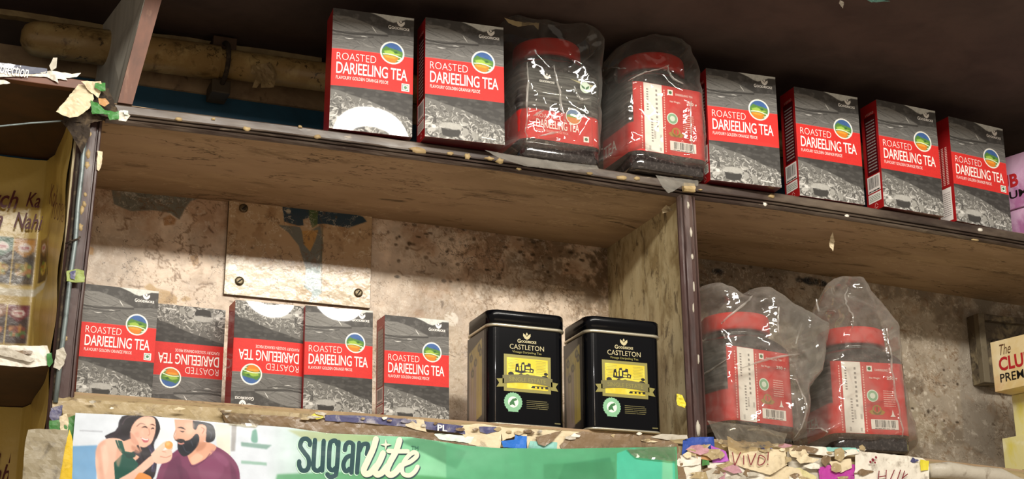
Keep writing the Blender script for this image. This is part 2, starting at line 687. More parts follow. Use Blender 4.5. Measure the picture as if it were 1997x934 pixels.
def paper(name, col, dirt='5f4c35', amt=0.6, rough=0.55, coat=0.06):
    return mat(name, col, rough=rough, coat=coat, coatr=0.15, bump=(80, 0.0012),
               spots=[(dirt, 60, 0.56, 0.7, amt), (dirt, 22, 0.55, 0.75, amt * 0.6)])


P_cream = paper('paper_cream', 'd9c9a8')
P_white = paper('paper_white', 'e2dccf')
P_dirty = paper('tape_dirty', 'a8956f', amt=0.85, rough=0.5, coat=0.12)
P_brown = paper('tape_brown', '7c664c', dirt='3f3022', rough=0.45, coat=0.15)
P_indigo = paper('paper_indigo', '45456e', dirt='c9c3c0', amt=0.7)
P_blue = paper('paper_blue', '1c6ccb', amt=0.3)
P_navy = paper('paper_navy', '27489e', amt=0.4)
P_teal = paper('paper_teal', '86c2b8', amt=0.3)
P_palet = paper('paper_pale_teal', 'cfe0d5', amt=0.3)
P_magenta = paper('paper_magenta', 'b2389a', amt=0.4)
P_violet = paper('paper_violet', 'b45cc0', amt=0.4)
P_pale = paper('paper_pale_yellow', 'd3ca96', amt=0.5)
P_pink = paper('paper_pink', 'b98a94', amt=0.7)
P_orange = paper('paper_orange', 'b98a58', amt=0.5)
P_yellow = paper('paper_yellow', 'dccf3a', amt=0.3)
P_green = paper('paper_green', '3f7f3c', amt=0.4)
P_grey = paper('paper_grey', 'b9b2a3', amt=0.6)
P_maroon = mat('marker_maroon', '7a1a2a', rough=0.5)

# ------------------------------------------------------------------ the setting
D = 0.246            # depth of the compartments
ZU = [(-0.3, -0.029), (-0.104, -0.029), (0.09, -0.0255), (0.273, -0.024), (0.412, -0.0235), (0.55, -0.026), (0.66, -0.0275), (0.8, -0.026),
      (0.935, -0.028), (1.09, -0.032), (1.22, -0.036), (1.7, -0.05)]


def zrail(x):
    return float(np.interp(x, [a for a, b in ZU], [b for a, b in ZU]))


def ztop(x):
    return -0.006 * x if x < 2 else 0


def zlow(x):
    return float(np.interp(x, [-.14, .62, .8, .95, 1.1, 1.25, 1.7], [-.3518, -.3518, -.3520, -.3545, -.360, -.366, -.376]))


XS = [x for x, _ in ZU if x >= -0.104]


def wall_canvas():
    X0, X1, Z0, Z1 = -0.14, 1.72, -0.40, 0.0
    wv, hv = 1240, 268
    cv = Canvas(wv, hv, 'd0bda8')

    def T(pts):
        o = []
        for a in pts:
            q = at(a[0], a[1], D)
            o.append(((q.x - X0) / (X1 - X0) * (wv - 1), (Z1 - q.z) / (Z1 - Z0) * (hv - 1)))
        return o
    cv.noise(0.20, 50, 1)
    cv.noise(0.12, 9, 31)
    n = vnoise(wv, hv, 26, 5)
    n2 = vnoise(wv, hv, 14, 6, 6, .65)
    xs = np.linspace(X0, X1, wv)[None, :]
    zs = np.linspace(Z1, Z0, hv)[:, None]
    # brown stains plus painted shelf shade near the top, mould towards the right-hand compartment
    st = np.clip((n - 0.5) * 4 + (zs + 0.10) * 12, 0, 1) * 0.6
    cv.blend(0, 0, st, '9d7656')
    mould = np.clip((n2 - 0.47) * 9, 0, 1) * np.clip((xs - 0.30) / 0.35, 0, 1) * np.clip(0.75 + (zs + 0.10) * 6, 0.15, 1)
    cv.blend(0, 0, mould * 0.7, '54432f')
    grey = np.clip((xs - 0.66) / 0.02, 0, 1) * np.ones_like(zs)
    cv.blend(0, 0, grey * 0.65, '8b8374')
    patch = np.clip((n - 0.52) * 12, 0, 1) * grey
    cv.blend(0, 0, patch * 0.6, '6f6252')
    cv.poly(T([(1600, 650), (1700, 640), (1720, 720), (1760, 760), (1850, 860), (1650, 860)]), 'a89c84', 0.5, soft=3)
    # patches where an older coat shows
    cv.poly(T([(217, 368), (300, 372), (395, 385), (372, 392), (362, 405), (350, 428), (330, 415), (300, 410), (255, 412), (222, 398)]), '6b6c62', 0.95)
    cv.poly(T([(318, 425), (332, 418), (344, 428), (340, 438), (320, 440)]), 'a6794c', 0.8)
    cv.poly(T([(280, 560), (292, 552), (305, 562), (330, 568), (346, 580), (345, 592), (305, 592), (300, 575)]), 'b8996a', 0.9)
    cv.poly(T([(353, 583), (362, 577), (372, 580), (370, 587), (356, 588)]), 'b8996a', 0.8)
    cv.poly(T([(370, 500), (385, 495), (388, 512), (378, 520)]), 'b08a5c', 0.7)
    cv.poly(T([(175, 480), (183, 484), (182, 496), (174, 496)]), 'b98c52', 0.8)
    q = T([(880, 622)])[0]
    cv.disc(q[0], q[1], 7, 'e8dfd0', 0.9)
    cv.poly(T([(720, 600), (800, 606), (900, 640), (905, 800), (875, 800), (872, 620)]), 'b3a288', 0.4, soft=2)
    # edges of flaked coats
    for sd, sc_, wd_, cc, al in ((21, 46, .007, '6b5138', .6), (22, 30, .008, '7a6046', .55), (23, 18, .009, '8a7052', .45), (24, 24, .010, 'efe6d6', .4)):
        q = vnoise(wv, hv, sc_, sd, 6, .6)
        g_ = np.clip((vnoise(wv, hv, 60, sd + 40) - .44) * 8, 0, 1)
        cv.blend(0, 0, np.clip(1.6 - np.abs(q - .5) / wd_, 0, 1) * g_ * al, cc)
    # cracks
    rg = random.Random(4)
    for k in range(70):
        x = rg.uniform(170, 1180) if k < 45 else rg.uniform(1360, 1880)
        y = 400 + (x - 170) * 0.09 + rg.uniform(0, 170)
        a = rg.uniform(0, 6.28)
        pts = []
        for j in range(rg.randint(3, 7)):
            pts.append((x, y))
            a += rg.uniform(-0.9, 0.9)
            x += math.cos(a) * 8
            y += math.sin(a) * 6
        cv.stroke(T(pts), rg.uniform(0.7, 1.5), rg.choice(['5a4230', '6b5038', '7d6044']), 0.7)
    for k in range(160):
        x = rg.uniform(750, 1180) if k % 2 else rg.uniform(1365, 1700)
        y = 430 + (x - 750) * 0.1 + abs(rg.gauss(0, 50))
        q = T([(x, y)])[0]
        cv.disc(q[0], q[1], rg.uniform(0.8, 3.0), rg.choice(['3b2d1e', '54412c']), rg.uniform(0.4, 0.9), ry=rg.uniform(0.8, 2))
    for (a, b, c) in ((1400, 530, 7), (1580, 548, 9), (1600, 552, 8), (1560, 546, 5)):
        q = T([(a, b)])[0]
        cv.disc(q[0], q[1], c, '10161c', 0.9, ry=c * 0.45, soft=1)
    # pale plaster spots low on the right
    for k in range(60):
        x, y = rg.uniform(1745, 1900), rg.uniform(690, 880)
        q = T([(x, y)])[0]
        cv.disc(q[0], q[1], rg.uniform(0.8, 2.5), rg.choice(['d8cfbe', '3d3226', '8d8068']), 0.8, ry=rg.uniform(0.7, 2.5))
    cv.poly(T([(1880, 600), (1940, 640), (1940, 900), (1880, 860), (1868, 700)]), '968d80', 0.8, soft=2)

    def fn(u, v):
        x = X0 + u * (X1 - X0)
        z = Z1 + v * (Z0 - Z1)
        return np.stack([x, np.full_like(x, D), z], -1)
    return cv, fn


cv, fn = wall_canvas()
wall = grid('wall_back', cv, fn, M_wall)
tag(wall, kind='structure')
# upper part of the back wall: teal dado, beige band, shade under the top board coloured in as a strip
box('teal_band', -0.6, 1.9, D + .001, D + .02, 0.0, 0.128, M_teal, wall)
box('beige_band', -0.6, 1.9, D - .004, D + .02, 0.128, 0.158, M_beigewall, wall)
box('shade_band', -0.6, 1.9, D + .001, D + .02, 0.158, 0.215, M_darkwall, wall)
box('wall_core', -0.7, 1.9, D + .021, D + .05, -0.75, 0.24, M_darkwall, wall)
# peeled cream strip above the pipe
bm = bmesh.new()
pv = []
for i in range(46):
    x = -0.27 + i * 0.0107
    w0 = 0.0085 + 0.004 * fb(x * 14, 1.3)
    if -0.16 < x < -0.12:
        w0 *= 1.4
    z1 = 0.2035 - 0.004 * fb(x * 9, 4)
    pv.append([bm.verts.new((x, y, z)) for y, z in ((D - .012, z1 - w0), (D - .012, z1 + .001), (D + .001, z1 + .001), (D + .001, z1 - w0))])
for i, (a, b) in enumerate(zip(pv, pv[1:])):
    if fb(i * 0.43, 7.7) < (-9 if i < 25 else -.42):
        continue
    for k in range(4):
        bm.faces.new((a[k], a[(k + 1) % 4], b[(k + 1) % 4], b[k]))
fromb('peeled_strip', bm, M_cream, wall)


def slab(name, zf, th, y0, y1, m, x0=-0.118, x1=1.7, parent=None):
    """board whose underside follows zf(x)"""
    xs = [x0] + [x for x in XS if x0 < x < x1] + [x1]
    bm = bmesh.new()
    R = [[bm.verts.new(p) for p in ((x, y0, zf(x)), (x, y1, zf(x)), (x, y1, zf(x) + th(x)), (x, y0, zf(x) + th(x)))] for x in xs]
    for a, b in zip(R, R[1:]):
        for k in range(4):
            bm.faces.new((a[k], a[(k + 1) % 4], b[(k + 1) % 4], b[k]))
    bm.faces.new(R[0])
    bm.faces.new(R[-1][::-1])
    return fromb(name, bm, m, parent)


shelf = slab('shelf_board', lambda x: zrail(x) + 0.001, lambda x: ztop(x) - zrail(x) - 0.001, 0.0, D, [M_ply])
for v in shelf.data.vertices:
    if v.co.y < .001 and v.co.z > -.012:
        v.co.y = .011
tag(shelf, kind='structure')
topb = slab('ceiling', lambda x: 0.205, lambda x: 0.02, -0.37, D + .02, M_top, -0.6, 1.9)
tag(topb, kind='structure')


def moulding(name, axis, path, prof, m, parent=None, wob=0.0):
    """profile swept along a polyline. path: list of (s, offset); prof: list of (out, across)"""
    bm = bmesh.new()
    R = []
    for (sv, off) in path:
        ring = []
        for (o, a) in prof:
            j = wob * fb(sv * 25, a * 300, o * 200)
            ring.append(bm.verts.new((sv, -o + j, a + off + j) if axis == 'x' else (a + off + j, -o + j, sv)))
        R.append(ring)
    n = len(prof)
    for a, b in zip(R, R[1:]):
        for k in range(n):
            bm.faces.new((a[k], a[(k + 1) % n], b[(k + 1) % n], b[k]))
    bm.faces.new(R[0])
    bm.faces.new(R[-1][::-1])
    return fromb(name, bm, m, parent)


# shelf edge: flat board above, two beads with a dark groove between
prof = [(0, .0222), (.0035, .0222), (.0052, .0205), (.0052, .0115), (.0045, .0100), (.0005, .0096), (.0005, .0078), (.0050, .0074), (.0062, .0062), (.0050, .0050),
        (.0005, .0047), (.0005, .0034), (.0052, .0030), (.0066, .0014), (.0052, .0), (.003, -.0014), (0, -.0014)]
path = [(x, zrail(x)) for x in np.linspace(-0.105, 1.7, 120)]
rail = moulding('trim_1', 'x', path, prof, M_rail, wob=0.0005)
tag(rail, kind='structure')


def zfloor(x):
    return zlow(x)


# lower shelf board (its edge is buried under paper and tape)
lshelf = slab('shelf_board', lambda x: zlow(x) - 0.024, lambda x: 0.024, 0.010, D, M_ply, -0.136, 1.7)
tag(lshelf, kind='structure')
lip = moulding('trim_2', 'x', [(x, zlow(x) - 0.022) for x in np.linspace(-0.136, 1.7, 90)],
               [(-.009, .0190), (0, .0150), (.006, .0120), (.010, .0070), (.0125, .000), (.013, -.006), (.012, -.1), (-.009, -.1)], P_dirty, wob=0.001)
tag(lip, kind='structure')

# uprights
pprof = [(0, 0), (0, .027), (.003, .027), (.0055, .0255), (.0060, .0235), (.0030, .0225), (.0030, .0213), (.0060, .0205), (.0074, .0150), (.0070, .0090), (.0060, .0078),
         (.0030, .0070), (.0030, .0060), (.0058, .0050), (.0058, .0025), (.003, 0)]


def post(name, pts, sc, parent=None):
    zs = np.linspace(pts[0][1], pts[-1][1], 50)
    zz = [p[1] for p in pts]
    return moulding(name, 'z', [(z, float(np.interp(z, zz, [p[0] for p in pts]))) for z in zs], [(o, a * sc) for o, a in pprof], M_railp, parent, wob=0.0004)


pl = post('post', [(-0.1400, -0.46), (-0.1400, -0.30), (-0.1365, -0.16), (-0.1345, -0.008)], 1.0)
pl.name = 'trim_3'
tag(pl, kind='structure')
pd = post('post', [(0.6520, -0.365), (0.6500, -0.15), (0.6485, -0.026)], 1.0)
pd.name = 'trim_4'
tag(pd, kind='structure')
wl = hexa('wall_left', [(-.138, 0, -.9), (-.118, 0, -.9), (-.118, D, -.9), (-.138, D, -.9), (-.138, 0, -.03), (-.118, 0, -.03), (-.118, D, -.03), (-.138, D, -.03)], M_side)
tag(wl, kind='structure')
wp = box('wall_partition', .6600, .6720, .0, D, -.362, -.026, M_side)
tag(wp, kind='structure')
# iron cap where the divider meets the shelf edge
bm = bmesh.new()
bmesh.ops.create_cube(bm, size=1)
for v in bm.verts:
    v.co = Vector((.664 + v.co.x * .017, -.0078 + v.co.y * .006, -.0155 + v.co.z * .012 + v.co.x * .001))
bmesh.ops.subdivide_edges(bm, edges=bm.edges[:], cuts=3, use_grid_fill=True)
for v in bm.verts:
    v.co += Vector((fb(v.co.x * 300, v.co.z * 300), fb(v.co.z * 300, v.co.x * 200), 0)) * .0016
fromb('joint_lump', bm, M_cream, pd)


# ------------------------------------------------------------------ flakes and drips on the woodwork
def blob(name, c, rx, rz, m, parent, seed=0, th=0.0012, ang=0.0):
    rg = random.Random(seed)
    n = 11
    v = [(c[0], c[1] - th, c[2])]
    for k in range(n):
        t = 2 * math.pi * k / n
        q = rg.uniform(0.65, 1.2)
        a, b = rx * q * math.cos(t), rz * q * math.sin(t)
        v.append((c[0] + a * math.cos(ang) - b * math.sin(ang), c[1] - th * 0.7, c[2] + a * math.sin(ang) + b * math.cos(ang)))
    for k in range(n):
        a = Vector(v[1 + k])
        v.append((c[0] + (a.x - c[0]) * 1.08, c[1] + th, c[2] + (a.z - c[2]) * 1.08))
    f = [(0, 1 + k, 1 + (k + 1) % n) for k in range(n)] + [(1 + k, 1 + n + k, 1 + n + (k + 1) % n, 1 + (k + 1) % n) for k in range(n)]
    return pyd(name, v, f, m, parent, True)


for i, (px, py, a, b) in enumerate([(348, 232, 7, 4), (416, 232, 4, 3), (481, 251, 7, 5), (585, 247, 5, 3), (620, 266, 8, 5), (815, 293, 18, 6), (878, 299, 7, 4),
                                    (912, 305, 8, 8), (975, 314, 9, 7), (955, 309, 12, 4), (1012, 330, 6, 3), (1150, 338, 8, 3), (1212, 346, 14, 5), (1242, 348, 9, 4), (1505, 382, 9, 5), (1492, 398, 5, 4),
                                    (1652, 421, 6, 4), (1902, 468, 10, 2.5), (1912, 448, 7, 5), (1366, 370, 5, 2)]):
    q = at(px, py, -.0062)
    blob('paint_fleck', q, a * .00058, b * .0006, M_cream if i not in (15, 16, 18) else P_white, rail, i)
for i, (px, py, a, b) in enumerate([(176, 262, 3, 5), (172, 300, 5, 9), (170, 322, 5, 7), (160, 410, 4, 9), (164, 398, 4, 6), (157, 443, 5, 7), (166, 380, 3, 5), (128, 660, 4, 6)]):
    blob('paint_fleck', at(px, py, -.007), a * .00058, b * .0006, M_cream, pl, 50 + i)
for i, (px, py, a, b) in enumerate([(1342, 400, 3, 9), (1348, 455, 3, 12), (1352, 600, 2, 10), (1353, 560, 2, 14), (1350, 500, 2.5, 8), (1362, 835, 5, 16), (1362, 700, 2, 12)]):
    blob('paint_fleck', at(px, py, -.0075), a * .00058, b * .0006, P_grey, pd, 70 + i)


# ------------------------------------------------------------------ thin sheets of paper and tape
def sheet(name, pts, Y, m, parent=None, amp=0.0012, sc=45, th=0.0004, step=9, lean=0.0, seed=0):
    """crumpled sheet of real thickness whose outline (measured in the photograph) lies on the plane y = Y"""
    W = [at(a, b, Y) for a, b in pts]
    P = [Vector((q.x, q.z)) for q in W]
    x0, x1 = min(p.x for p in P), max(p.x for p in P)
    z0, z1 = min(p.y for p in P), max(p.y for p in P)
    st = step * .0006
    n = len(P)
    # densify edges
    E = []
    for i in range(n):
        a, b = P[i], P[(i + 1) % n]
        k = max(1, int((b - a).length / st))
        for j in range(k):
            c = a.lerp(b, j / k)
            if j:
                c = c + Vector((fb(c.x * 400, c.y * 400, seed), fb(c.y * 400, c.x * 400, seed + 3))) * .0007
            E.append(c)
    n = len(E)
    arr = np.array([(e.x, e.y) for e in E])
    gx, gz = np.meshgrid(np.arange(x0, x1, st), np.arange(z0, z1, st))
    G = np.stack([gx.ravel(), gz.ravel()], -1)
    if len(G):
        G = G[inpoly(G, arr)]
        if len(G):
            dmin = np.min(np.linalg.norm(G[:, None] - arr[None], axis=2), axis=1)
            G = G[dmin > st * 0.5]
    pts2 = E + [Vector((float(a), float(b))) for a, b in G]
    r = geometry.delaunay_2d_cdt(pts2, [], [list(range(n))], 1, 1e-6)
    vs, fs = r[0], r[2]
    V = []
    zm = (z0 + z1) / 2
    for v in vs:
        h = fb(v.x * sc, v.y * sc, seed + 0.5) + 0.6 * abs(fb(v.x * sc * 2.3, v.y * sc * 2.3, seed + 9))
        V.append((v.x, Y + amp * h + lean * (v.y - zm), v.y))
    k = len(V)
    V += [(a, b + th, c) for a, b, c in V]
    Fc = [tuple(f) for f in fs] + [tuple(i + k for i in reversed(f)) for f in fs]
    cnt = {}
    for f in fs:
        for i in range(len(f)):
            cnt[(f[i], f[(i + 1) % len(f)])] = 1
    for (a, b) in cnt:
        if (b, a) not in cnt:
            Fc.append((b, a, a + k, b + k))
    o = pyd(name, V, Fc, m, parent)
    return o


# ------------------------------------------------------------------ tea carton
BW, BH, BD = .1061, .165, .0386
VW, VH = 200, 312


def tea_scene(cv, x0, y0, w, h, seed=3, dark=False):
    """black-and-white picture of tea hills; coordinates are fractions of the box front"""
    def T(p):
        return [(x0 + a * w, y0 + b * h) for a, b in p]
    return T


def front_canvas():
    cv = Canvas(VW, VH, '777470')
    T = lambda p: [(a * (VW - 1), b * (VH - 1)) for a, b in p]
    # upper picture
    cv.poly(T([(-.01, -.01), (1.01, -.01), (1.01, .36), (-.01, .36)]), '4b4947')
    cv.poly(T([(.40, -.01), (1.01, -.01), (1.01, .018), (.90, .02), (.82, .045), (.74, .062), (.67, .05), (.60, .028), (.50, .006)]), 'd3d4cd', soft=1)
    n = vnoise(VW, VH, 14, 3)
    m = np.zeros((VH, VW))
    m[:int(.2 * VH)] = np.clip((n[:int(.2 * VH)] - .5) * 5, 0, 1)
    cv.blend(0, 0, m * .35, '8b8985')
    cv.poly(T([(-.01, .065), (.10, .058), (.19, .058), (.35, .083), (.48, .11), (.58, .14), (.68, .17), (.60, .178), (.3, .185), (-.01, .195)]), '7b7975', soft=1)
    cv.poly(T([(-.01, .20), (.35, .19), (.68, .175), (1.01, .16), (1.01, .36), (-.01, .36)]), '6a6865')
    rg = random.Random(5)
    for k in range(130):
        u, v = rg.uniform(0, 1), rg.uniform(.065, .335)
        if v < .17 and (u > .62 or v < .06 + u * .13):
            continue
        L = rg.uniform(.08, .28)
        s = rg.uniform(-.03, .05)
        p = spline(T([(u - L / 2, v - s), (u, v + rg.uniform(-.006, .006)), (u + L / 2, v + s * .6)]), 5)
        cv.stroke(p, rg.uniform(.8, 2.4), rg.choice(['474543', '55534f', '8f8d88', '9b9993', '5b5956']), rg.uniform(.3, .75), taper=True)
    cv.stroke(spline(T([(-.02, .19), (.2, .205), (.4, .195), (.68, .183)])), 4, '3d3b39', .9, taper=False, soft=1)
    cv.stroke(spline(T([(-.02, .225), (.15, .222), (.32, .232), (.5, .21)])), 3.5, '474543', .8, soft=1)
    cv.stroke(spline(T([(.15, .245), (.20, .247), (.26, .243)])), 2.4, 'dddbd5', .9, taper=True)
    cv.stroke(spline(T([(.345, .218), (.385, .215), (.43, .219)])), 2.2, 'cfcdc7', .9, taper=True)
    cv.stroke(spline(T([(.475, .118), (.50, .14), (.535, .172)])), 2.0, 'e8e6e0', .95, taper=True)
    # lower picture
    cv.poly(T([(-.01, .64), (1.01, .64), (1.01, 1.01), (-.01, 1.01)]), '3f3d3b')
    for k in range(90):
        u, v = rg.uniform(0, 1), rg.uniform(.65, .84)
        cv.disc(u * VW, v * VH, rg.uniform(4, 14), rg.choice(['343230', '4d4b48', '5a5855', '605e5a']), .45, ry=rg.uniform(2, 5), soft=1)
    pile = [(-.01, .675), (.12, .69), (.25, .715), (.47, .745), (.6, .775), (.74, .81), (.88, .835), (1.01, .875), (1.01, 1.01), (-.01, 1.01)]
    cv.poly(T(pile), '6c6a66', soft=1)
    px = [p[0] for p in pile[:8]]
    py = [p[1] for p in pile[:8]]
    for k in range(430):
        u = rg.uniform(-.02, 1.02)
        top = float(np.interp(u, px, py))
        v = top + (1.0 - top) * rg.random() ** .8 + .004
        s = .35 + 1.0 * (v - top) / .3
        r = rg.uniform(.04, .085) * s
        a = rg.uniform(0, 6.28)
        sp = rg.uniform(1.0, 3.2)
        pts = [(u + r * math.cos(a + t * sp), v + r * .6 * math.sin(a + t * sp)) for t in np.linspace(0, 1, 9)]
        g = rg.choice(['77756f', '93918c', 'a5a39d', 'b7b5af', 'cac8c2', '504e4b'])
        cv.stroke([(a_ + 1, b_ + 1.2) for a_, b_ in T(pts)], 2.4 * s, '3a3836', .4, taper=True)
        cv.stroke(T(pts), rg.uniform(2.6, 5.6) * s, g, .9, taper=True)
    cv.poly(T([(.16, .90), (.22, .872), (.32, .862), (.42, .872), (.47, .895), (.44, .915), (.36, .92), (.24, .91)]), 'a9a7a1', soft=1)
    cv.poly(T([(.20, .915), (.3, .925), (.42, .918), (.45, .93), (.42, .975), (.30, .985), (.22, .975)]), '3c3a38', soft=1)
    cv.disc(.11 * VW, .905 * VH, 6, 'dad8d2', .8, ry=5, soft=1)
    cv.disc(.50 * VW, .925 * VH, 7, '9b9993', .9, ry=10)
    cv.disc(.62 * VW, .95 * VH, 8, '93918b', .9, ry=12, rot=-.4)
    cv.stroke(T([(.71, .957), (.89, .963)]), 2.4, 'e9e7e2', .9)
    # red band
    cv.poly(T([(-.01, .342), (1.01, .342), (1.01, .648), (-.01, .648)]), 'cf332f')
    cv.stroke(T([(-.01, .341), (1.01, .341)]), 1.2, 'e06a62', .6)
    # round badge with valley and cup
    cx, cy, r = .73 * VW, .322 * VH, .150 * VW
    cv.disc(cx, cy, r, 'f2f0e6')
    cv.disc(cx, cy, r * .87, '44659c')
    R = r * .87

    def B(p):
        q = []
        for a, b in p:
            k = min(1, 1 / max(math.hypot(a, b), 1e-6)) if math.hypot(a, b) > 1 else 1
            q.append((cx + a * k * R, cy + b * k * R))
        return q
    arc = lambda a0, a1, n=14: [(math.cos(t), math.sin(t)) for t in np.linspace(a0, a1, n)]
    cv.poly(B([(.1, -.55), (.5, -.5), (.8, -.2), (.3, -.25)]), '3d5c8c', .8, soft=1)
    cv.poly(B([(-.96, -.25), (-.6, -.62), (-.35, -.5), (.0, -.42), (.4, -.35), (1, -.2)] + arc(.1, math.pi + .2)), '557f3a', soft=1)
    cv.poly(B([(-.8, -.1), (-.2, -.25), (.3, -.05), (.9, .1), (.3, .25), (-.7, .15)]), 'a3c04e', .85, soft=1)
    cv.poly(B([(.1, -.15), (.4, -.2), (.55, 0), (.25, .05)]), '2e5a34', .8, soft=1)
    cv.poly(B([(-.82, .34), (-.4, .28), (.2, .33), (.6, .46), (.42, .8)] + arc(1.3, 2.65)), 'd57d2c', 1)
    cv.poly(B([(-.78, .32), (0, .32), (.4, .45), (.2, .58), (-.6, .52)]), 'f0a640', .7, soft=1)
    cv.stroke(spline(B([(-.9, .22), (-.3, .17), (.25, .24), (.7, .38)])), 2.4, 'f6f2d8')
    cv.stroke(spline(B([(.66, .34), (.85, .45), (.7, .66), (.5, .72)])), 2.6, 'dfe8c8')
    cv.noise(.06, 3, 8)
    return cv


BOW = [0.0006]


def bulge(u, v):
    return BOW[0] * (4 * u * (1 - u)) ** .7 * (4 * v * (1 - v))


def carton_fn(u, v):
    u = np.asarray(u, float)
    v = np.asarray(v, float)
    b = BOW[0] * np.clip(4 * u * (1 - u), 0, 1) ** .7 * np.clip(4 * v * (1 - v), 0, 1)
    return np.stack([u * BW, -0.0003 - b, (1 - v) * BH], -1)


def lotus(fl, x, z, s, m):
    """small open-flower mark"""
    for sg in (-1, 1):
        fl.poly([(x, z - s), (x + sg * s * .55, z - s * .75), (x + sg * s, z - s * .1), (x + sg * s * .95, z + s * .55), (x + sg * s * .45, z + s * .2), (x, z - s * .25)], m)
    fl.poly([(x, z - .05 * s), (x + .3 * s, z + .35 * s), (x, z + .8 * s), (x - .3 * s, z + .35 * s)], m)


def front_flat(veg):
    fl = Flat()
    X = lambda u: u * BW
    Z = lambda v: (1 - v) * BH
    fl.text('ROASTED', X(.06), Z(.432), X(.535), Z(.372), M_white, bold=-.018)
    fl.text('DARJEELING TEA', X(.06), Z(.546), X(.925), Z(.452), M_white, bold=.006, space=.95, ref='H')
    fl.text('FLAVOURY GOLDEN ORANGE PEKOE', X(.06), Z(.593), X(.69), Z(.566), M_white, bold=-.005)
    lotus(fl, X(.835), Z(.058), .0052, M_white)
    fl.text('G', X(.68), Z(.118), X(.715), Z(.086), M_white, bold=.02)
    fl.text('OODRICKE', X(.718), Z(.116), X(.945), Z(.094), M_white, bold=.03)
    if veg:
        x, z = X(.905), Z(.60)
        fl.rect(x - .0052, z - .0052, x + .0052, z + .0052, M_white)
        fl.level = 2
        for a, b, c, d in ((-.0040, -.0040, .0040, -.0032), (-.0040, .0032, .0040, .0040), (-.0040, -.0040, -.0032, .0040), (.0032, -.0040, .0040, .0040)):
            fl.rect(x + a, z + b, x + c, z + d, M_green)
        fl.disc(x, z, .0022, M_green, 16)
    return fl


def lf(x, z, lv):
    u, v = x / BW, z / BH
    return (x, -0.0003 - bulge(min(max(u, 0), 1), min(max(v, 0), 1)) - 0.00016 - lv, z)


def side_a():
    """nutrition panel, barcode and address block on the narrow left side; frame (y towards back -> x, z)"""
    fl = Flat()
    d = BD
    fl.rect(d * .12, .055, d * .80, .145, M_maroon)
    fl.rect(d * .10, .028, d * .86, .053, M_white)
    fl.rect(d * .10, .0125, d * .86, .026, M_white)
    fl.level = 2
    fl.lines(d * .2, .060, d * .72, .140, 17, M_grey, seed=4, fill=.38, words=4)
    fl.bars(d * .18, .034, d * .78, .051, M_black, 5)
    fl.lines(d * .16, .029, d * .8, .0325, 1, M_black, 2)
    fl.lines(d * .16, .015, d * .8, .0245, 4, M_green, 8, .35)
    fl.text('GREEN', d * .2, .1465, d * .7, .150, M_pale)
    # folded-arrow triangle
    for k in range(3):
        a = math.radians(90 + 120 * k)
        b = math.radians(90 + 120 * (k + 1) - 25)
        fl.stroke([(d * .42 + .0042 * math.cos(a), .0062 + .0042 * math.sin(a)), (d * .42 + .0042 * math.cos(b), .0062 + .0042 * math.sin(b))], .0008, M_pale)
    return fl


def side_b():
    fl = Flat()
    d = BD
    fl.rect(d * .15, .004, d * .85, .055, M_white)
    fl.level = 2
    for k in range(3):
        fl.lines(d * (.22 + .2 * k), .060, d * (.34 + .2 * k), .12, 22, M_pale, seed=k, fill=.6, words=1)
    fl.lines(d * .22, .012, d * .78, .05, 12, M_grey, 6, .3)
    return fl


def sf(x, z, lv):           # the y axis runs backwards on the left side
    return (-0.00025 - lv, x, z)


CARTON = {}


def make_carton():
    bm = boxbm(bmesh.new(), 0, BW, 0, BD, 0, BH, .0006)
    for v in bm.verts:      # slightly soft panels
        if v.co.z > BH * .5:
            v.co.z -= .0003
    t = empty('tea_box')
    body = fromb('carton', bm, M_red, t)
    pr = grid('front_print', front_canvas(), carton_fn, M_print, t)
    BOW[0] = 0.0028
    prb = grid('front_print', front_canvas(), carton_fn, M_print, t)
    l1b = front_flat(True).build('lettering', lf, t)
    l2b = front_flat(False).build('lettering', lf, t)
    BOW[0] = 0.0043
    prc = grid('front_print', front_canvas(), carton_fn, M_print, t)
    l2c = front_flat(False).build('lettering', lf, t)
    BOW[0] = 0.0006
    l1 = front_flat(True).build('lettering', lf, t)
    l2 = front_flat(False).build('lettering', lf, t)
    sa = side_a().build('side_print', sf, t)
    sb = side_b().build('side_print', sf, t)
    fb_ = Flat()
    fb_.rect(.0005, 0.0005, BW - .0005, BD - .0005, M_maroon)
    fb_.level = 2
    fb_.rect(.02, BD * .48, BW - .02, BD * .5, M_black)
    bo = fb_.build('bottom_flap', lambda x, y, lv: (x, y, -lv), t)
    CARTON.update(prc=prc, l2c=l2c, prb=prb, l1b=l1b, l2b=l2b, root=t, body=body, pr=pr, l1=l1, l2=l2, sa=sa, sb=sb, bo=bo)
    return t


make_carton()


def place_carton(x, y, yaw, tilt, zb, scale, veg, side, label, flip=False, group=None, first=False, lean=0.0, bow=''):
    r = CARTON['root'].copy()
    COL.objects.link(r)
    bw = bow
    for k in ('body', 'pr' + bw, ('l1' if veg else 'l2') + bw, 'bo') + (('sa',) if side == 'a' else ('sb',) if side == 'b' else ()):
        c = CARTON[k].copy()
        c.name = CARTON[k].name.split('.')[0]
        COL.objects.link(c)
        c.parent = r
    mt = Matrix.Translation((x, y, zb)) @ Matrix.Rotation(math.radians(yaw), 4, 'Z') @ Matrix.Rotation(-math.radians(tilt), 4, 'Y') @ Matrix.Rotation(math.radians(lean), 4, 'X')
    if flip:
        mt = mt @ Matrix.Translation((BW * scale, 0, BH * scale)) @ Matrix.Rotation(math.pi, 4, 'Y')
    mt = mt @ Matrix.Scale(scale, 4)
    r.matrix_world = mt
    tag(r, label, 'tea box', group)
    return r


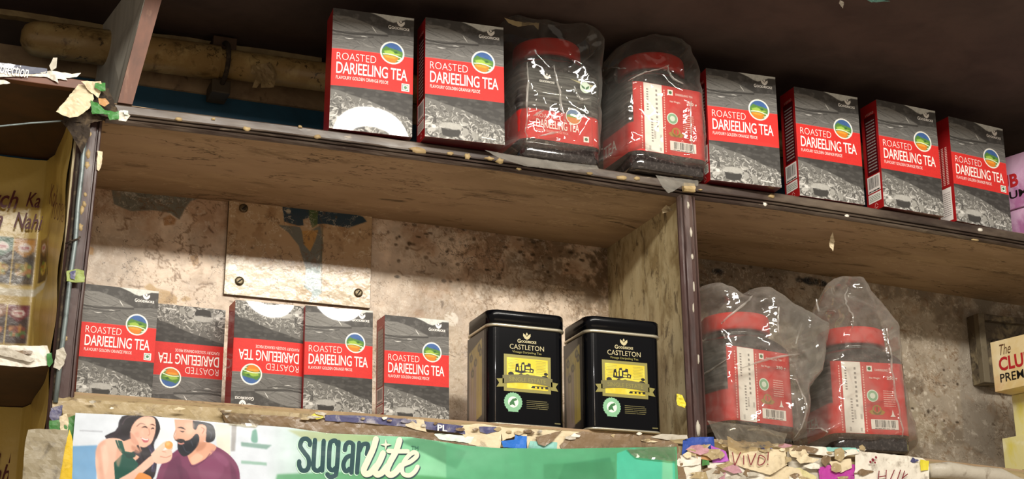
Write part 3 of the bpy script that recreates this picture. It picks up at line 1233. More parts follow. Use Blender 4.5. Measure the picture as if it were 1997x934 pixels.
GU, GL = 'red and black tea boxes on the upper shelf', 'small red and black tea boxes on the lower shelf'
UPB = [(.1643, -.0062, -3.82, .05, True, None, 'upper shelf tea box farthest from the jars, with glare on its lower front', 0),
       (.2836, -.0244, -2.54, .6, False, 'a', 'upper shelf tea box between the glaring tea box and the bagged jars', 0),
       (.6930, -.0170, -4.2, -.2, False, 'a', 'upper shelf tea box just right of the bagged jars, above the divider post', 0),
       (.8394, -.0061, -.06, -.5, False, 'a', 'upper shelf tea box second to the right of the bagged jars, barcode side showing', 0),
       (.9745, -.0106, 2.6, -.5, False, 'a', 'upper shelf tea box third to the right of the bagged jars', 0),
       (1.1109, .0059, 4.78, -1.1, True, 'b', 'last tea box at the right end of the upper shelf by the pink cartons', 0)]
for (x, y, yw, ti, vg, sd, lb, ln) in UPB:
    zb = max(ztop(x), ztop(x + BW)) + .0006 - (math.sin(math.radians(ti)) * BW if ti < 0 else 0)
    place_carton(x, y, yw, ti, zb, 1, vg, sd, lb, group=GU, lean=ln, bow='b' if 'farthest' in lb else '')
LOB = [(-.1077, .0376, 2.15, .1, False, True, None, 'small tea box against the left post on the lower shelf, with green dot mark', 0),
       (-.0163, .0936, 2.4, .3, True, False, None, 'upside-down small tea box set back beside the left post box', 0),
       (.0705, .0440, 2.0, .4, True, False, None, 'upside-down small tea box under the screwed metal plate, nearer the front', 0),
       (.1567, .0387, .2, .9, False, False, None, 'upright small tea box under the right half of the metal plate', 0),
       (.2597, .0463, 2.2, .8, False, False, 'a', 'small tea box standing alone left of the black tins', 0)]
for (x, y, yw, ti, fl_, vg, sd, lb, ln) in LOB:
    place_carton(x, y, yw, ti, zlow(x) + .0006, .808, vg, sd, lb, flip=fl_, group=GL, lean=ln, bow='c' if 'plate' in lb else '')
for k in ('body', 'prc', 'l2c', 'pr', 'prb', 'l1b', 'l2b', 'l1', 'l2', 'sa', 'sb', 'bo', 'root'):
    bpy.data.objects.remove(CARTON[k])


# ------------------------------------------------------------------ rounded-rectangle lofts (tins and jars)
def rr_loop(hx_, hy, r, n=8):
    pts = []
    for cx, cy, a0 in ((hx_ - r, -(hy - r), -90), (hx_ - r, hy - r, 0), (-(hx_ - r), hy - r, 90), (-(hx_ - r), -(hy - r), 180)):
        for k in range(n + 1):
            a = math.radians(a0 + 90 * k / n)
            pts.append((cx + r * math.cos(a), cy + r * math.sin(a)))
    return pts


def loft(name, levels, m, parent=None, smooth=True, cap=(True, True), sharp=False):
    bm = bmesh.new()
    R = [[bm.verts.new((x, y, z)) for x, y in rr_loop(a, b, r)] for (z, a, b, r) in levels]
    n = len(R[0])
    for a, b in zip(R, R[1:]):
        for k in range(n):
            bm.faces.new((a[k], a[(k + 1) % n], b[(k + 1) % n], b[k]))
    if cap[0]:
        bm.faces.new(R[0][::-1])
    if cap[1]:
        bm.faces.new(R[-1])
    o = fromb(name, bm, m, parent, smooth)
    return o


# ------------------------------------------------------------------ black tea tins
TW, TD, TH = .104, .080, .148
M_tinside = mat('tin_side_print', vcol=True, rough=0.4, coat=0.4)


def tin_front():
    fl = Flat()
    W, H = TW, TH
    X = lambda px: (px - 1035) / 133 * W          # measured on the nearer tin
    c = 0.0
    Z = lambda v: (1 - v) * H
    c = -.001
    lotus(fl, c, Z(.213), .0052, M_tinpale)
    fl.text('G', c - .0130, Z(.282), c - .0085, Z(.246), M_tinpale, bold=.02)
    fl.text('OODRICKE', c - .0080, Z(.278), c + .0130, Z(.256), M_tinpale, bold=.03)
    fl.text('CASTLETON', c - .0235, Z(.339), c + .0235, Z(.296), M_tinpale, bold=.0)
    fl.text('Vintage Darjeeling Tea', c - .020, Z(.376), c + .020, Z(.352), M_tinframe, bold=.01)
    x0, x1, z1, z0 = -.0325, .0315, Z(.388), Z(.708)
    fl.rect(x0, z0, x1, z1, M_tinframe)
    fl.level = 2
    a, b, e, f = x0 + .004, x1 - .004, z0 + .004, z1 - .004
    fl.rect(a, e, b, f, M_tingold)
    fl.level = 3
    w, h = b - a, f - e
    G = lambda pts: [(a + p * w, e + q * h) for p, q in pts]
    for k in range(9):      # engraved sky
        q = .93 - .05 * k
        fl.stroke(G([(.03 + .02 * (k % 3), q), (.2, q + .008), (.3 - .02 * (k % 2), q)]), .0004, M_tinframe)
        fl.stroke(G([(.7 + .02 * (k % 2), q), (.85, q + .008), (.96, q)]), .0004, M_tinframe)
    fl.poly(G([(.20, .55), (.22, .80), (.28, .82), (.29, .72), (.34, .74), (.36, .86), (.42, .88), (.44, .78), (.50, .80), (.52, .86), (.58, .84), (.58, .70), (.66, .66), (.64, .54), (.5, .56), (.35, .5)]), M_black)
    fl.level = 4
    for (p, q, p2, q2) in ((.30, .58, .34, .72), (.37, .60, .42, .80), (.46, .66, .56, .74), (.45, .58, .55, .63), (.58, .58, .62, .64), (.24, .60, .27, .70)):
        fl.poly(G([(p, q), (p2, q), (p2, q2), (p, q2)]), M_tingold)
    fl.level = 3
    for (p, q, r) in ((.10, .46, .07), (.34, .44, .06), (.50, .43, .065), (.92, .40, .09), (.95, .54, .05), (.06, .36, .05)):
        fl.disc(a + p * w, e + q * h, r * w, M_black, 12, ry=r * h)
    fl.poly(G([(.0, .26), (.1, .31), (.22, .27), (.22, .22), (0, .20)]), M_black)
    fl.level = 5
    for k in range(7):
        fl.poly(G([(.26 + .07 * k, .40), (.29 + .07 * k, .47), (.32 + .07 * k, .40)]), M_tingold)
    fl.level = 3
    fl.poly(G([(.58, .05), (1, .05), (1, .14), (.62, .12)]), M_black)
    fl.level = 4
    for k in range(3):
        fl.rect(a + (.68 + .1 * k) * w, e + .05 * h, a + (.73 + .1 * k) * w, e + .11 * h, M_tingold)
    # ribbon across the picture
    fl.level = 6
    rz = e + .13 * h
    top = [(x0 - .002 + (x1 - x0 + .004) * t, rz + .0105 + .003 * math.sin(math.pi * t)) for t in np.linspace(0, 1, 9)]
    bot = [(x, z - .0105) for x, z in top][::-1]
    fl.poly(top + bot, M_tindim)
    for sg, xe in ((-1, x0), (1, x1)):
        fl.poly([(xe, rz - .004), (xe + sg * .010, rz - .005), (xe + sg * .0065, rz + .0005), (xe + sg * .010, rz + .0055), (xe, rz + .0065)], M_tinframe)
    fl.level = 7
    fl.text('SINGLE ESTATE', x0 + .007, rz + .0038, x1 - .007, rz + .0094, M_tinframe, bold=.01)
    # round seal with a frog and the small text beside it
    sx, sz = -.0200, Z(.800)
    fl.level = 1
    fl.disc(sx, sz, .0118, M_seal, 44, scal=.07)
    fl.level = 2
    fl.disc(sx, sz, .0070, M_seal2, 24)
    fl.level = 3
    fl.poly([(sx - .005, sz - .001), (sx - .001, sz + .004), (sx + .004, sz + .0055), (sx + .0055, sz + .003), (sx + .001, sz + .001), (sx + .003, sz - .005), (sx - .001, sz - .003), (sx - .005, sz - .005)], M_green)
    fl.poly([(sx - .007, sz - .0122), (sx + .007, sz - .0122), (sx + .006, sz - .0095), (sx - .006, sz - .0095)], M_seal)
    fl.lines(-.002, Z(.845), .028, Z(.765), 5, M_tindim, 4, .3, words=1.2)
    fl.rect(.036, Z(.962), .044, Z(.952), M_tindim)
    return fl


def tin_side():
    cv = Canvas(40, 110, '07080b')
    cv.poly([(4, 18), (33, 8), (34, 98), (5, 106)], 'a8995a')
    cv.poly([(5, 40), (22, 30), (22, 104), (5, 106)], 'a08c88', .9, soft=1)
    cv.poly([(22, 20), (33, 14), (33, 98), (22, 100)], 'b8a23e', .9, soft=1)
    rg = random.Random(2)
    for k in range(30):
        x = rg.uniform(5, 33)
        cv.stroke([(x, rg.uniform(12, 40)), (x + 1, rg.uniform(60, 100))], 1, rg.choice(['6e6428', '5b4d52', 'b5a34c']), .4)
    for (x, y) in ((9, 25), (27, 18), (19, 33), (12, 44), (30, 24)):
        cv.disc(x, y, 3.5, '2b2a22', .8, ry=5)
        cv.stroke([(x, y - 7), (x + 1, y)], 1.3, '40402e', .8)
        cv.disc(x + .5, y, 1.8, '8f8850', .7, ry=2.5)
    return cv


def make_tin():
    t = empty('tea_tin')
    a, b, r = TW / 2, TD / 2, .013
    loft('tin_body', [(.0022, a - .001, b - .001, r), (.003, a, b, r), (TH - .0235, a, b, r), (TH - .0225, a - .001, b - .001, r)], M_tin, t, smooth=False)
    loft('bottom_rim', [(0, a - .0002, b - .0002, r), (.0004, a + .0008, b + .0008, r), (.0018, a + .0008, b + .0008, r), (.0028, a, b, r)], M_rim, t)
    lid = loft('lid', [(TH - .0185, a + .0012, b + .0012, r), (TH - .0025, a + .0012, b + .0012, r), (TH - .0008, a + .0002, b + .0002, r), (TH, a - .0022, b - .0022, r - .001), (TH - .0004, a - .0045, b - .0045, r - .003), (TH - .003, a - .006, b - .006, r - .004)], M_tin, t, smooth=True)
    loft('lid_rim', [(TH - .0225, a + .0002, b + .0002, r), (TH - .0220, a + .0020, b + .0020, r + .001), (TH - .0200, a + .0024, b + .0024, r + .001), (TH - .0185, a + .0010, b + .0010, r)], M_rim, lid)
    tin_front().build('front_print', lambda x, z, lv: (x, -b - .0002 - lv, z), t)
    grid('side_print', tin_side(), lambda u, v: np.stack([np.full_like(u, -a - .0003), b - .002 - u * (TD - .018), .004 + (1 - v) * (TH - .028)], -1), M_tinside, t)
    # the near vertical seam that catches light
    tube('seam', [(-a + r * .62, -b - .0002, .004), (-a + r * .62, -b - .0002, TH - .024)], .0006, mat('seam_steel', '8b8c92', rough=.25, metal=.8), t, 6)
    return t


def copytree(o, parent=None):
    c = o.copy()
    c.name = o.name.split('.')[0]
    COL.objects.link(c)
    if parent:
        c.parent = parent
    for ch in list(o.children):
        copytree(ch, c)
    return c


t1 = make_tin()
t2 = copytree(t1)
for t, (x, y, yw, lb) in ((t1, (.439, .020 + TD / 2, 0.5, 'black tea tin with gold castle picture, left of the two, smooth enamel front')),
                          (t2, (.568, .004 + TD / 2, -0.5, 'black tea tin nearest the divider, shreds of film glinting at its right edge'))):
    t.location = (x, y, zlow(x) + .0004)
    t.rotation_euler = (0, 0, math.radians(yw))
    tag(t, lb, 'tin', 'black and gold tea tins on the lower shelf')
# shreds of clear film left on the second tin
fm = film('film_shred', haze=.05, gl=.9, rough=.05)
for i, pp in enumerate([[(1250, 672), (1262, 664), (1268, 668), (1258, 692), (1252, 694)], [(1246, 700), (1262, 690), (1264, 716), (1254, 712)]]):
    o = sheet('film_shred', pp, .0015, fm, None, amp=.003, sc=160, step=4, seed=i)
    o.matrix_parent_inverse = t2.matrix_basis.inverted()
    o.parent = t2

# ------------------------------------------------------------------ square tea jars
JA, JB = .058, .050        # half width and half depth
JH = .172


def wrap_canvas():
    cv = Canvas(300, 90, '3b3937')
    rg = random.Random(9)
    for k in range(260):
        x, y = rg.uniform(0, 300), rg.uniform(0, 52)
        L = rg.uniform(10, 40)
        cv.stroke(spline([(x - L, y), (x, y + rg.uniform(-3, 3)), (x + L, y + rg.uniform(-3, 4))], 4), rg.uniform(1, 2.6), rg.choice(['575552', '2b2928', '6b6965', '7d7b76']), .6, taper=True)
    cv.poly([(0, 52), (300, 52), (300, 90), (0, 90)], 'c93330')
    return cv


def jar_label(t, back):
    """printed wrap that follows the rounded body, with the front design or the list of contents towards the camera"""
    lo = np.array(rr_loop(JA + .0005, JB + .0005, .016))
    lo = np.concatenate([lo, lo[:1]])
    sl = np.concatenate([[0], np.cumsum(np.linalg.norm(np.diff(lo, axis=0), axis=1))])
    sl /= sl[-1]
    cv = wrap_canvas()
    if back:            # the panel with contents and barcode is solid red
        cv.poly([(-1, -1), (-0.5, -1), (-0.5, -1)], 'c93330')
        fx = lambda s: s * 299
        # locate front flat (y = -JB) between last corner and first corner
        n = len(lo)
        xs = np.array([np.interp(s, sl, lo[:, 0]) for s in np.linspace(0, 1, 300)])
        ys = np.array([np.interp(s, sl, lo[:, 1]) for s in np.linspace(0, 1, 300)])
        msk = (ys < -JB + .004)
        cv.a[:, msk] = np.array(hx('c93330'))
    f = lambda u, v: np.stack([np.interp(u, sl, lo[:, 0]), np.interp(u, sl, lo[:, 1]), .125 - v * .1], -1)
    lab = grid('label', cv, f, M_print, t)
    fl = Flat()
    if back:
        x0, x1 = -.049, .049
        fl.rect(-.040, .0255, -.012, .1245, M_white)
        fl.level = 2
        for i, (xx, a, b) in enumerate(((-.036, .085, .118), (-.030, .040, .075), (-.022, .062, .12), (-.017, .045, .052), (-.034, .028, .034), (-.018, .028, .033), (-.026, .045, .058))):
            fl.lines(xx, a, xx + .003, b, 9, M_grey, i, .5, words=1)
        for xx in (-.045, -.0095):
            fl.lines(xx, .028, xx + .0018, .120, 26, M_pale, 3, .6, words=1)
        fl.rect(-.003, .112, .005, .120, M_white)
        fl.level = 3
        fl.disc(.001, .116, .0025, M_green, 12)
        fl.level = 2
        fl.text('DARJEELING TEA', .009, .113, .036, .116, M_white)
        fl.text('Net Weight :', .000, .101, .017, .1045, M_white)
        fl.text('250 g', .026, .1005, .042, .106, M_white, bold=.02)
        fl.disc(.003, .078, .0085, M_seal2, 20)
        fl.level = 3
        fl.disc(.003, .078, .0072, M_seal, 20)
        fl.level = 4
        fl.disc(.003, .078, .0040, M_seal2, 14)
        fl.level = 2
        fl.lines(.019, .064, .036, .088, 8, M_pale, 11, .35, words=2)
        fl.disc(.008, .0585, .0070, M_gold, 18)
        fl.poly([(-.004, .056), (.000, .052), (.016, .052), (.020, .056), (.016, .0585), (.008, .0535), (.000, .0585)], M_gold)
        fl.level = 3
        fl.disc(.008, .0595, .0042, M_lightred, 16)
        fl.rect(.0068, .0560, .0092, .0635, M_gold)
        fl.level = 2
        fl.poly([(.027, .050), (.035, .050), (.033, .0525), (.031, .0595), (.0295, .0525)], M_white)
        fl.rect(-.002, .032, .038, .0455, M_white)
        fl.level = 3
        fl.bars(.004, .0345, .034, .0445, M_black, 9)
        fl.lines(.003, .0325, .034, .0342, 1, M_black, 3)
    else:
        X = lambda px: (px - 454) / 620 * .105
        Z = lambda py: .125 - (py - 40) / 640 * .1
        lotus(fl, -.022, .1165, .005, M_white)
        fl.text('GOODRICKE', -.033, .1065, -.011, .1095, M_white, bold=.03)
        fl.poly([(.012, .118), (.048, .113), (.046, .111), (.030, .112)], M_tinpale)
        fl.level = 2
        fl.disc(.034, .1085, .0078, M_seal2, 24)
        fl.level = 3
        fl.poly([(.034, .105), (.029, .108), (.028, .112), (.033, .109)], M_green)
        fl.poly([(.034, .105), (.039, .108), (.040, .112), (.035, .109)], M_green)
        fl.level = 1
        fl.text('ROASTED', -.038, .0560, -.004, .0615, M_white, bold=-.02)
        fl.text('DARJEELING TEA', -.038, .0420, .024, .0535, M_white, bold=.005, space=.95, ref='H')
        fl.text('FLAVOURY GOLDEN ORANGE PEKOE', -.038, .0365, .008, .0395, M_pale)
        fl.rect(.030, .0300, .038, .0380, M_white)
        fl.level = 2
        fl.disc(.034, .034, .0024, M_green, 12)
        bx, bz = .016, .0640
        fl.disc(bx, bz, .0115, M_white, 26)
        fl.level = 3
        fl.disc(bx, bz, .0103, mat('badge_sky', '55719a', rough=.4), 26)
        fl.level = 4
        arc = [(bx + .0103 * math.cos(t_), bz + .0103 * math.sin(t_)) for t_ in np.linspace(math.pi + .1, 2 * math.pi - .1, 12)]
        fl.poly([(bx + .0102, bz + .001), (bx, bz + .004), (bx - .0102, bz + .001)] + arc, mat('badge_green', '6a9340', rough=.4))
        fl.level = 5
        arc = [(bx + .0103 * math.cos(t_), bz + .0103 * math.sin(t_)) for t_ in np.linspace(math.pi + .35, 2 * math.pi - .6, 12)]
        fl.poly([(bx + .0075, bz - .002), (bx - .009, bz - .0015)] + arc, mat('badge_orange', 'd07828', rough=.4))
    fl.build('lettering', lambda x, z, lv: (x, -JB - .0007 - lv, z), lab)
    # the running edge of the front design on the narrow side
    if back:
        fl = Flat()
        fl.text('TEA', -.034, .040, .004, .056, M_white, bold=.01)
        fl.build('lettering', lambda x, z, lv: (-JA - .0007 - lv, -x, z), lab)
    return lab


def make_jar(back):
    t = empty('tea_jar')
    a, b = JA, JB
    loft('jar_body', [(0, a - .006, b - .006, .014), (.0008, a - .002, b - .002, .016), (.004, a - .0005, b - .0005, .016), (.018, a, b, .016), (.0195, a - .0012, b - .0012, .016), (.021, a, b, .016), (.1245, a, b, .016), (.1265, a + .0006, b + .0006, .017),
                      (.132, a - .001, b - .001, .018), (.138, a - .005, b - .003, .022), (.1435, .048, .045, .030), (.147, .0435, .0435, .0434), (.1485, .0420, .0420, .0419), (.150, .0438, .0438, .0437), (.1515, .0420, .0420, .0419), (.158, .0412, .0412, .0411)], M_jar, t)
    n = 60
    bm = bmesh.new()
    R = []
    for (z, r) in ((.1540, .0450), (.1545, .0464), (.1575, .0467), (.1742, .0462), (.1766, .0456), (.1778, .0443), (.1778, .0415), (.1770, .0405), (.1770, .001)):
        R.append([bm.verts.new(((r + (.00025 if k % 2 and .157 <= z <= .175 else 0)) * math.cos(2 * math.pi * k / n), (r + (.00025 if k % 2 and .157 <= z <= .175 else 0)) * math.sin(2 * math.pi * k / n), z)) for k in range(n)])
    for p, q in zip(R, R[1:]):
        for k in range(n):
            bm.faces.new((p[k], p[(k + 1) % n], q[(k + 1) % n], q[k]))
    bm.faces.new(R[0][::-1])
    fromb('lid', bm, M_lidred, t, True)
    jar_label(t, back)
    return t


jf = make_jar(False)
jb = make_jar(True)
jb2, jb3 = copytree(jb), copytree(jb)
JG = 'square tea jars with red lids, each in a clear bag'
for t, x, y, yw, zb, lb in ((jf, .478, -.0100, 1.0, None, 'square tea jar on the upper shelf showing the front label with round badge'),
                            (jb, .631, -.0220, 2.0, None, 'square tea jar on the upper shelf showing barcode and white panel'),
                            (jb2, .764, .0100, 9.0, 1, 'square tea jar on the lower shelf half hidden by the divider post'),
                            (jb3, .950, .0110, -9.0, 1, 'square tea jar on the lower shelf in the tall peaked bag')):
    t.location = (x, y + JB, (zlow(x) if zb else ztop(x - .06)) + .0008)
    t.rotation_euler = (0, 0, math.radians(yw))
    tag(t, lb, 'jar', JG)


# ------------------------------------------------------------------ clear plastic bags
def crumple(x, z, s, seed):
    d = noise.voronoi(Vector((x * s + .25 * fb(x * s, z * s, seed), z * s * .8, seed)))[0]
    return min(d[1] - d[0], .6)


def bag(name, outline, Yf, T, zmin, m, label, seed=0, folds=(), jar=None, tf=None):
    """closed, crumpled film shell: outline measured in the photograph on the plane y = Yf, inflated backwards by T metres.
    folds: polylines of sharp creases (photo pixels) ; returns top-level bag"""
    yc = Yf + T / 2
    W = [at(a, b, yc - T * .15) for a, b in outline]
    W = [(q.x, q.z) for q in W]
    P = []
    for i_, a_ in enumerate(W):
        b_ = W[(i_ + 1) % len(W)]
        kk = max(2, int(math.hypot(b_[0] - a_[0], b_[1] - a_[1]) / .003))
        for j_ in range(kk):
            x_, z_ = a_[0] + (b_[0] - a_[0]) * j_ / kk, a_[1] + (b_[1] - a_[1]) * j_ / kk
            P.append((x_ + .0016 * fb(x_ * 90, z_ * 90, seed), z_ + .0016 * fb(z_ * 90, x_ * 90, seed + 4)))
    P = np.array(P)
    P = (np.roll(P, 1, 0) + 2 * P + np.roll(P, -1, 0)) / 4
    P[:, 1] = np.maximum(P[:, 1], zmin)
    cl = [P[0]]
    for p_ in P[1:]:
        if np.linalg.norm(p_ - cl[-1]) > .0012:
            cl.append(p_)
    P = np.array(cl)
    st = .0019
    gx, gz = np.meshgrid(np.arange(P[:, 0].min(), P[:, 0].max(), st), np.arange(P[:, 1].min(), P[:, 1].max(), st))
    G = np.stack([gx.ravel(), gz.ravel()], -1)
    rg = np.random.default_rng(seed)
    G = G + rg.uniform(-.3, .3, G.shape) * st
    G = G[inpoly(G, P)]
    seg = P
    dm = np.min(np.linalg.norm(G[:, None] - seg[None], axis=2), axis=1)
    G = G[dm > st * .6]
    n = len(P)
    r = geometry.delaunay_2d_cdt([Vector((float(a), float(b))) for a, b in P] + [Vector((float(a), float(b))) for a, b in G], [], [list(range(n))], 1, 1e-7)
    vs = np.array([(v.x, v.y) for v in r[0]])
    fs = [tuple(f) for f in r[2]]
    # distance to outline, finer sampling of the outline segments
    Q = np.concatenate([P + (np.roll(P, -1, 0) - P) * t for t in (0, .33, .66)])
    dist = np.min(np.linalg.norm(vs[:, None] - Q[None], axis=2), axis=1)
    prof_ = 1 - np.exp(-(dist / .006))
    prof_ = np.clip(prof_ / .97, 0, 1)
    FL = [np.array([(at(a, b, Yf).x, at(a, b, Yf).z) for a, b in f]) for f in folds]
    fd = np.zeros(len(vs))
    for f in FL:
        f2 = spline(f, 14)
        dd = np.min(np.linalg.norm(vs[:, None] - f2[None], axis=2), axis=1)
        fd += .0060 * np.exp(-dd / .0024)
    th = T if tf is None else np.array([tf(a, b) for a, b in vs])
    V = []
    Vb = []
    for i, (x, z) in enumerate(vs):
        w_ = abs(fb(x * 16 + seed, z * 12, seed, 2)) * .007 + crumple(x + z * .3, z, 22, seed) * .008 + crumple(x - z * .5, z, 55, seed + 2) * .0017
        w_ = min(w_, .0115)
        ti = th if np.isscalar(th) else th[i]
        yy = yc - ti / 2 * prof_[i] + (w_ - fd[i]) * min(1, dist[i] / .006)
        V.append((x, yy, z))
        w2 = abs(fb(x * 22 + 9, z * 26, seed + 5, 3)) * .010
        Vb.append((x, min(yc + ti / 2 * prof_[i] * 1.02 + w2 * min(1, dist[i] / .006), D - .004), z))
    k = len(V)
    F = [f for f in fs] + [tuple(i + k for i in reversed(f)) for f in fs]
    cnt = {}
    for f in fs:
        for i in range(len(f)):
            cnt[(f[i], f[(i + 1) % len(f)])] = 1
    F += [(b, a, a + k, b + k) for (a, b) in cnt if (b, a) not in cnt]
    o = pyd(name, V + Vb, F, m, None, True)
    tag(o, label, 'plastic bag', 'clear plastic bags around the tea jars')
    VA = np.array(V)
    for j, f in enumerate(FL):          # pleats standing proud of the film, whitened to carry painted highlights
        f2 = spline(f, 8)
        n2 = len(f2)
        R2 = []
        bm = bmesh.new()
        for i, (x, z) in enumerate(f2):
            k_ = int(np.argmin((VA[:, 0] - x) ** 2 + (VA[:, 2] - z) ** 2))
            y = VA[k_, 1]
            d = f2[min(i + 1, n2 - 1)] - f2[max(i - 1, 0)]
            d = np.array([-d[1], d[0]]) / (np.linalg.norm(d) + 1e-9)
            wd = .0011 * (.35 + math.sin(math.pi * (i + .5) / n2)) * (1 + .5 * fb(i * .5, j, seed))
            x += .0006 * fb(i * .7, j, seed)
            R2.append([bm.verts.new(p) for p in ((x - d[0] * wd, y - .0006, z - d[1] * wd), (x, y - .0030, z), (x + d[0] * wd, y - .0006, z + d[1] * wd))])
        for a, b in zip(R2, R2[1:]):
            for k_ in range(2):
                bm.faces.new((a[k_], a[k_ + 1], b[k_ + 1], b[k_]))
        fromb('crease_highlight', bm, M_crease, o, True)
    return o


M_crease = film('film_pleat_highlight', haze=.42, gl=.9, rough=.05)
FB = film('clear_bag_film', haze=.05, gl=.4, rough=.06)
FB2 = film('milky_bag_film', haze=.13, gl=.45, rough=.07)
bag('plastic_bag', [(984, 32), (1020, 40), (1075, 50), (1120, 48), (1150, 62), (1172, 92), (1170, 130), (1168, 210), (1166, 318), (1100, 326), (1010, 318), (960, 296), (990, 270), (992, 200), (984, 120)],
    -.022, .128, ztop(.5) + .0004, FB, 'crinkled clear bag around the jar with the front label, upper shelf', 1,
    folds=[[(1078, 130), (1088, 170), (1092, 200), (1102, 240)], [(1030, 120), (1032, 180), (1030, 275)], [(1040, 226), (1060, 216)], [(1052, 266), (1096, 256)], [(1010, 150), (1000, 190), (1004, 240)],
           [(1118, 170), (1130, 195), (1150, 192)], [(990, 295), (1060, 312), (1140, 296)]])
bag('plastic_bag', [(1186, 150), (1190, 110), (1215, 82), (1260, 70), (1300, 78), (1335, 100), (1352, 140), (1360, 200), (1368, 300), (1366, 352), (1300, 350), (1200, 322), (1150, 322), (1178, 300), (1184, 230)],
    -.034, .132, ztop(.6) + .0004, FB, 'crinkled clear bag around the upper jar with the barcode', 7,
    folds=[[(1228, 155), (1260, 140), (1300, 130)], [(1300, 130), (1310, 150), (1330, 165)], [(1215, 100), (1225, 130)], [(1245, 300), (1243, 320)], [(1345, 200), (1352, 300)]])
bag('plastic_bag', [(1366, 562), (1385, 550), (1405, 558), (1440, 578), (1480, 556), (1530, 590), (1600, 632), (1606, 660), (1590, 740), (1568, 770), (1562, 850), (1540, 872), (1470, 872), (1395, 852), (1372, 840), (1367, 700)],
    -.006, .132, zlow(.75) + .0004, FB2, 'baggy clear bag with puffed corner around the jar beside the divider', 3,
    folds=[[(1486, 558), (1460, 585), (1420, 618), (1412, 630)], [(1516, 600), (1516, 650)], [(1390, 740), (1400, 720), (1418, 700)], [(1412, 640), (1418, 660)], [(1440, 720), (1500, 700), (1560, 690)], [(1550, 740), (1570, 790), (1560, 850)], [(1420, 850), (1470, 835), (1540, 850)]])


def peak(x, z):
    return .124 if z < -.17 else .124 - (.124 - .05) * min(1, (z + .17) / .055)


bag('plastic_bag', [(1628, 545), (1650, 532), (1690, 532), (1702, 548), (1722, 590), (1740, 650), (1752, 760), (1775, 850), (1782, 882), (1680, 876), (1600, 866), (1560, 858), (1590, 810), (1595, 740), (1598, 690), (1604, 620)],
    -.008, .130, zlow(.95) + .0004, FB2, 'tall clear bag gathered to a peak around the right jar', 5,
    folds=[[(1686, 545), (1668, 575), (1664, 620), (1662, 640)], [(1612, 610), (1600, 650)], [(1730, 640), (1745, 750), (1765, 850)], [(1600, 760), (1612, 820), (1630, 850)], [(1640, 560), (1650, 600)]], tf=peak)

# ------------------------------------------------------------------ pipe and clamp under the top board
pipe = empty('wall_pipe', (0, .205, .159))
tag(pipe, 'thick old painted pipe running along the wall above the shelf', 'pipe')
pts = [(-.2005, 0, -.006), (-.1985, 0, -.006), (-.194, 0, -.005), (-.186, 0, -.004), (-.175, 0, -.003), (-.14, 0, -.002), (.06, 0, .001)]
tube('pipe_section', pts, [.004, .0115, .018, .0225, .0242, .0245, .0240], M_pipe, pipe, 22)
tube('pipe_section', [(.056, 0, .001), (.35, 0, .006), (1.6, 0, .008)], [.0205, .0205, .0205], M_pipe, pipe, 22)
cl = tube('pipe_clamp', [(.0655 + .003 * math.sin(t), -.0265 * math.sin(t) * 1.0, .030 * math.cos(t)) for t in np.linspace(-.2, math.pi + .1, 14)], .0035, M_gunk, pipe, 8)
box('clamp_block', .050, .083, -.004, .04, .022, .040, mat('clamp_wood', '4a3524', rough=.7, bump=(60, .001), spots=[('6e5638', 40, .5, .65, .8)]), pipe, .002)
box('clamp_block', .052, .078, -.004, .037, -.044, -.024, mat('clamp_plate', '463a28', rough=.6, spots=[('2f2518', 40, .5, .65, .8)]), pipe, .002)
# curl of cream paint hanging off the pipe
o = sheet('paint_curl', [(492, 128), (530, 122), (540, 146), (534, 170), (508, 172), (510, 158), (500, 172), (492, 170), (500, 148), (488, 144)], .180, M_cream, pipe, amp=.004, sc=60, step=6)
o.matrix_parent_inverse = Matrix.Translation((0, -.205, -.159))

# ------------------------------------------------------------------ slanting partition on the upper shelf
pa = empty('shelf_partition', (-.083, 0, 0))
tag(pa, 'leaning upright board with grey face and brown front edge above the left post', 'board')
inv = Matrix.Translation((.083, 0, 0))


def keep(o, par_inv=inv):
    o.matrix_parent_inverse = par_inv
    return o


keep(hexa('board_face', [(-.0915, .003, -.004), (-.084, .003, -.004), (-.092, D - .001, .0), (-.100, D - .001, .0), (-.0605, .003, .2045), (-.054, .003, .2045), (-.088, D - .001, .2045), (-.096, D - .001, .2045)], M_greyply, pa))
keep(hexa('front_edge', [(-.0925, -.004, -.004), (-.0755, -.004, -.004), (-.0755, .006, -.004), (-.0925, .006, -.004), (-.0590, -.004, .2045), (-.0390, -.004, .2045), (-.0390, .006, .2045), (-.0590, .006, .2045)], M_brownwood, pa))

# ------------------------------------------------------------------ metal plate with screws on the back wall
pt = empty('metal_plate', (.193, D, -.09))
tag(pt, 'stained rectangular plate screwed to the wall behind the small boxes', 'plate')
pinv = Matrix.Translation((-.193, -D, .09))


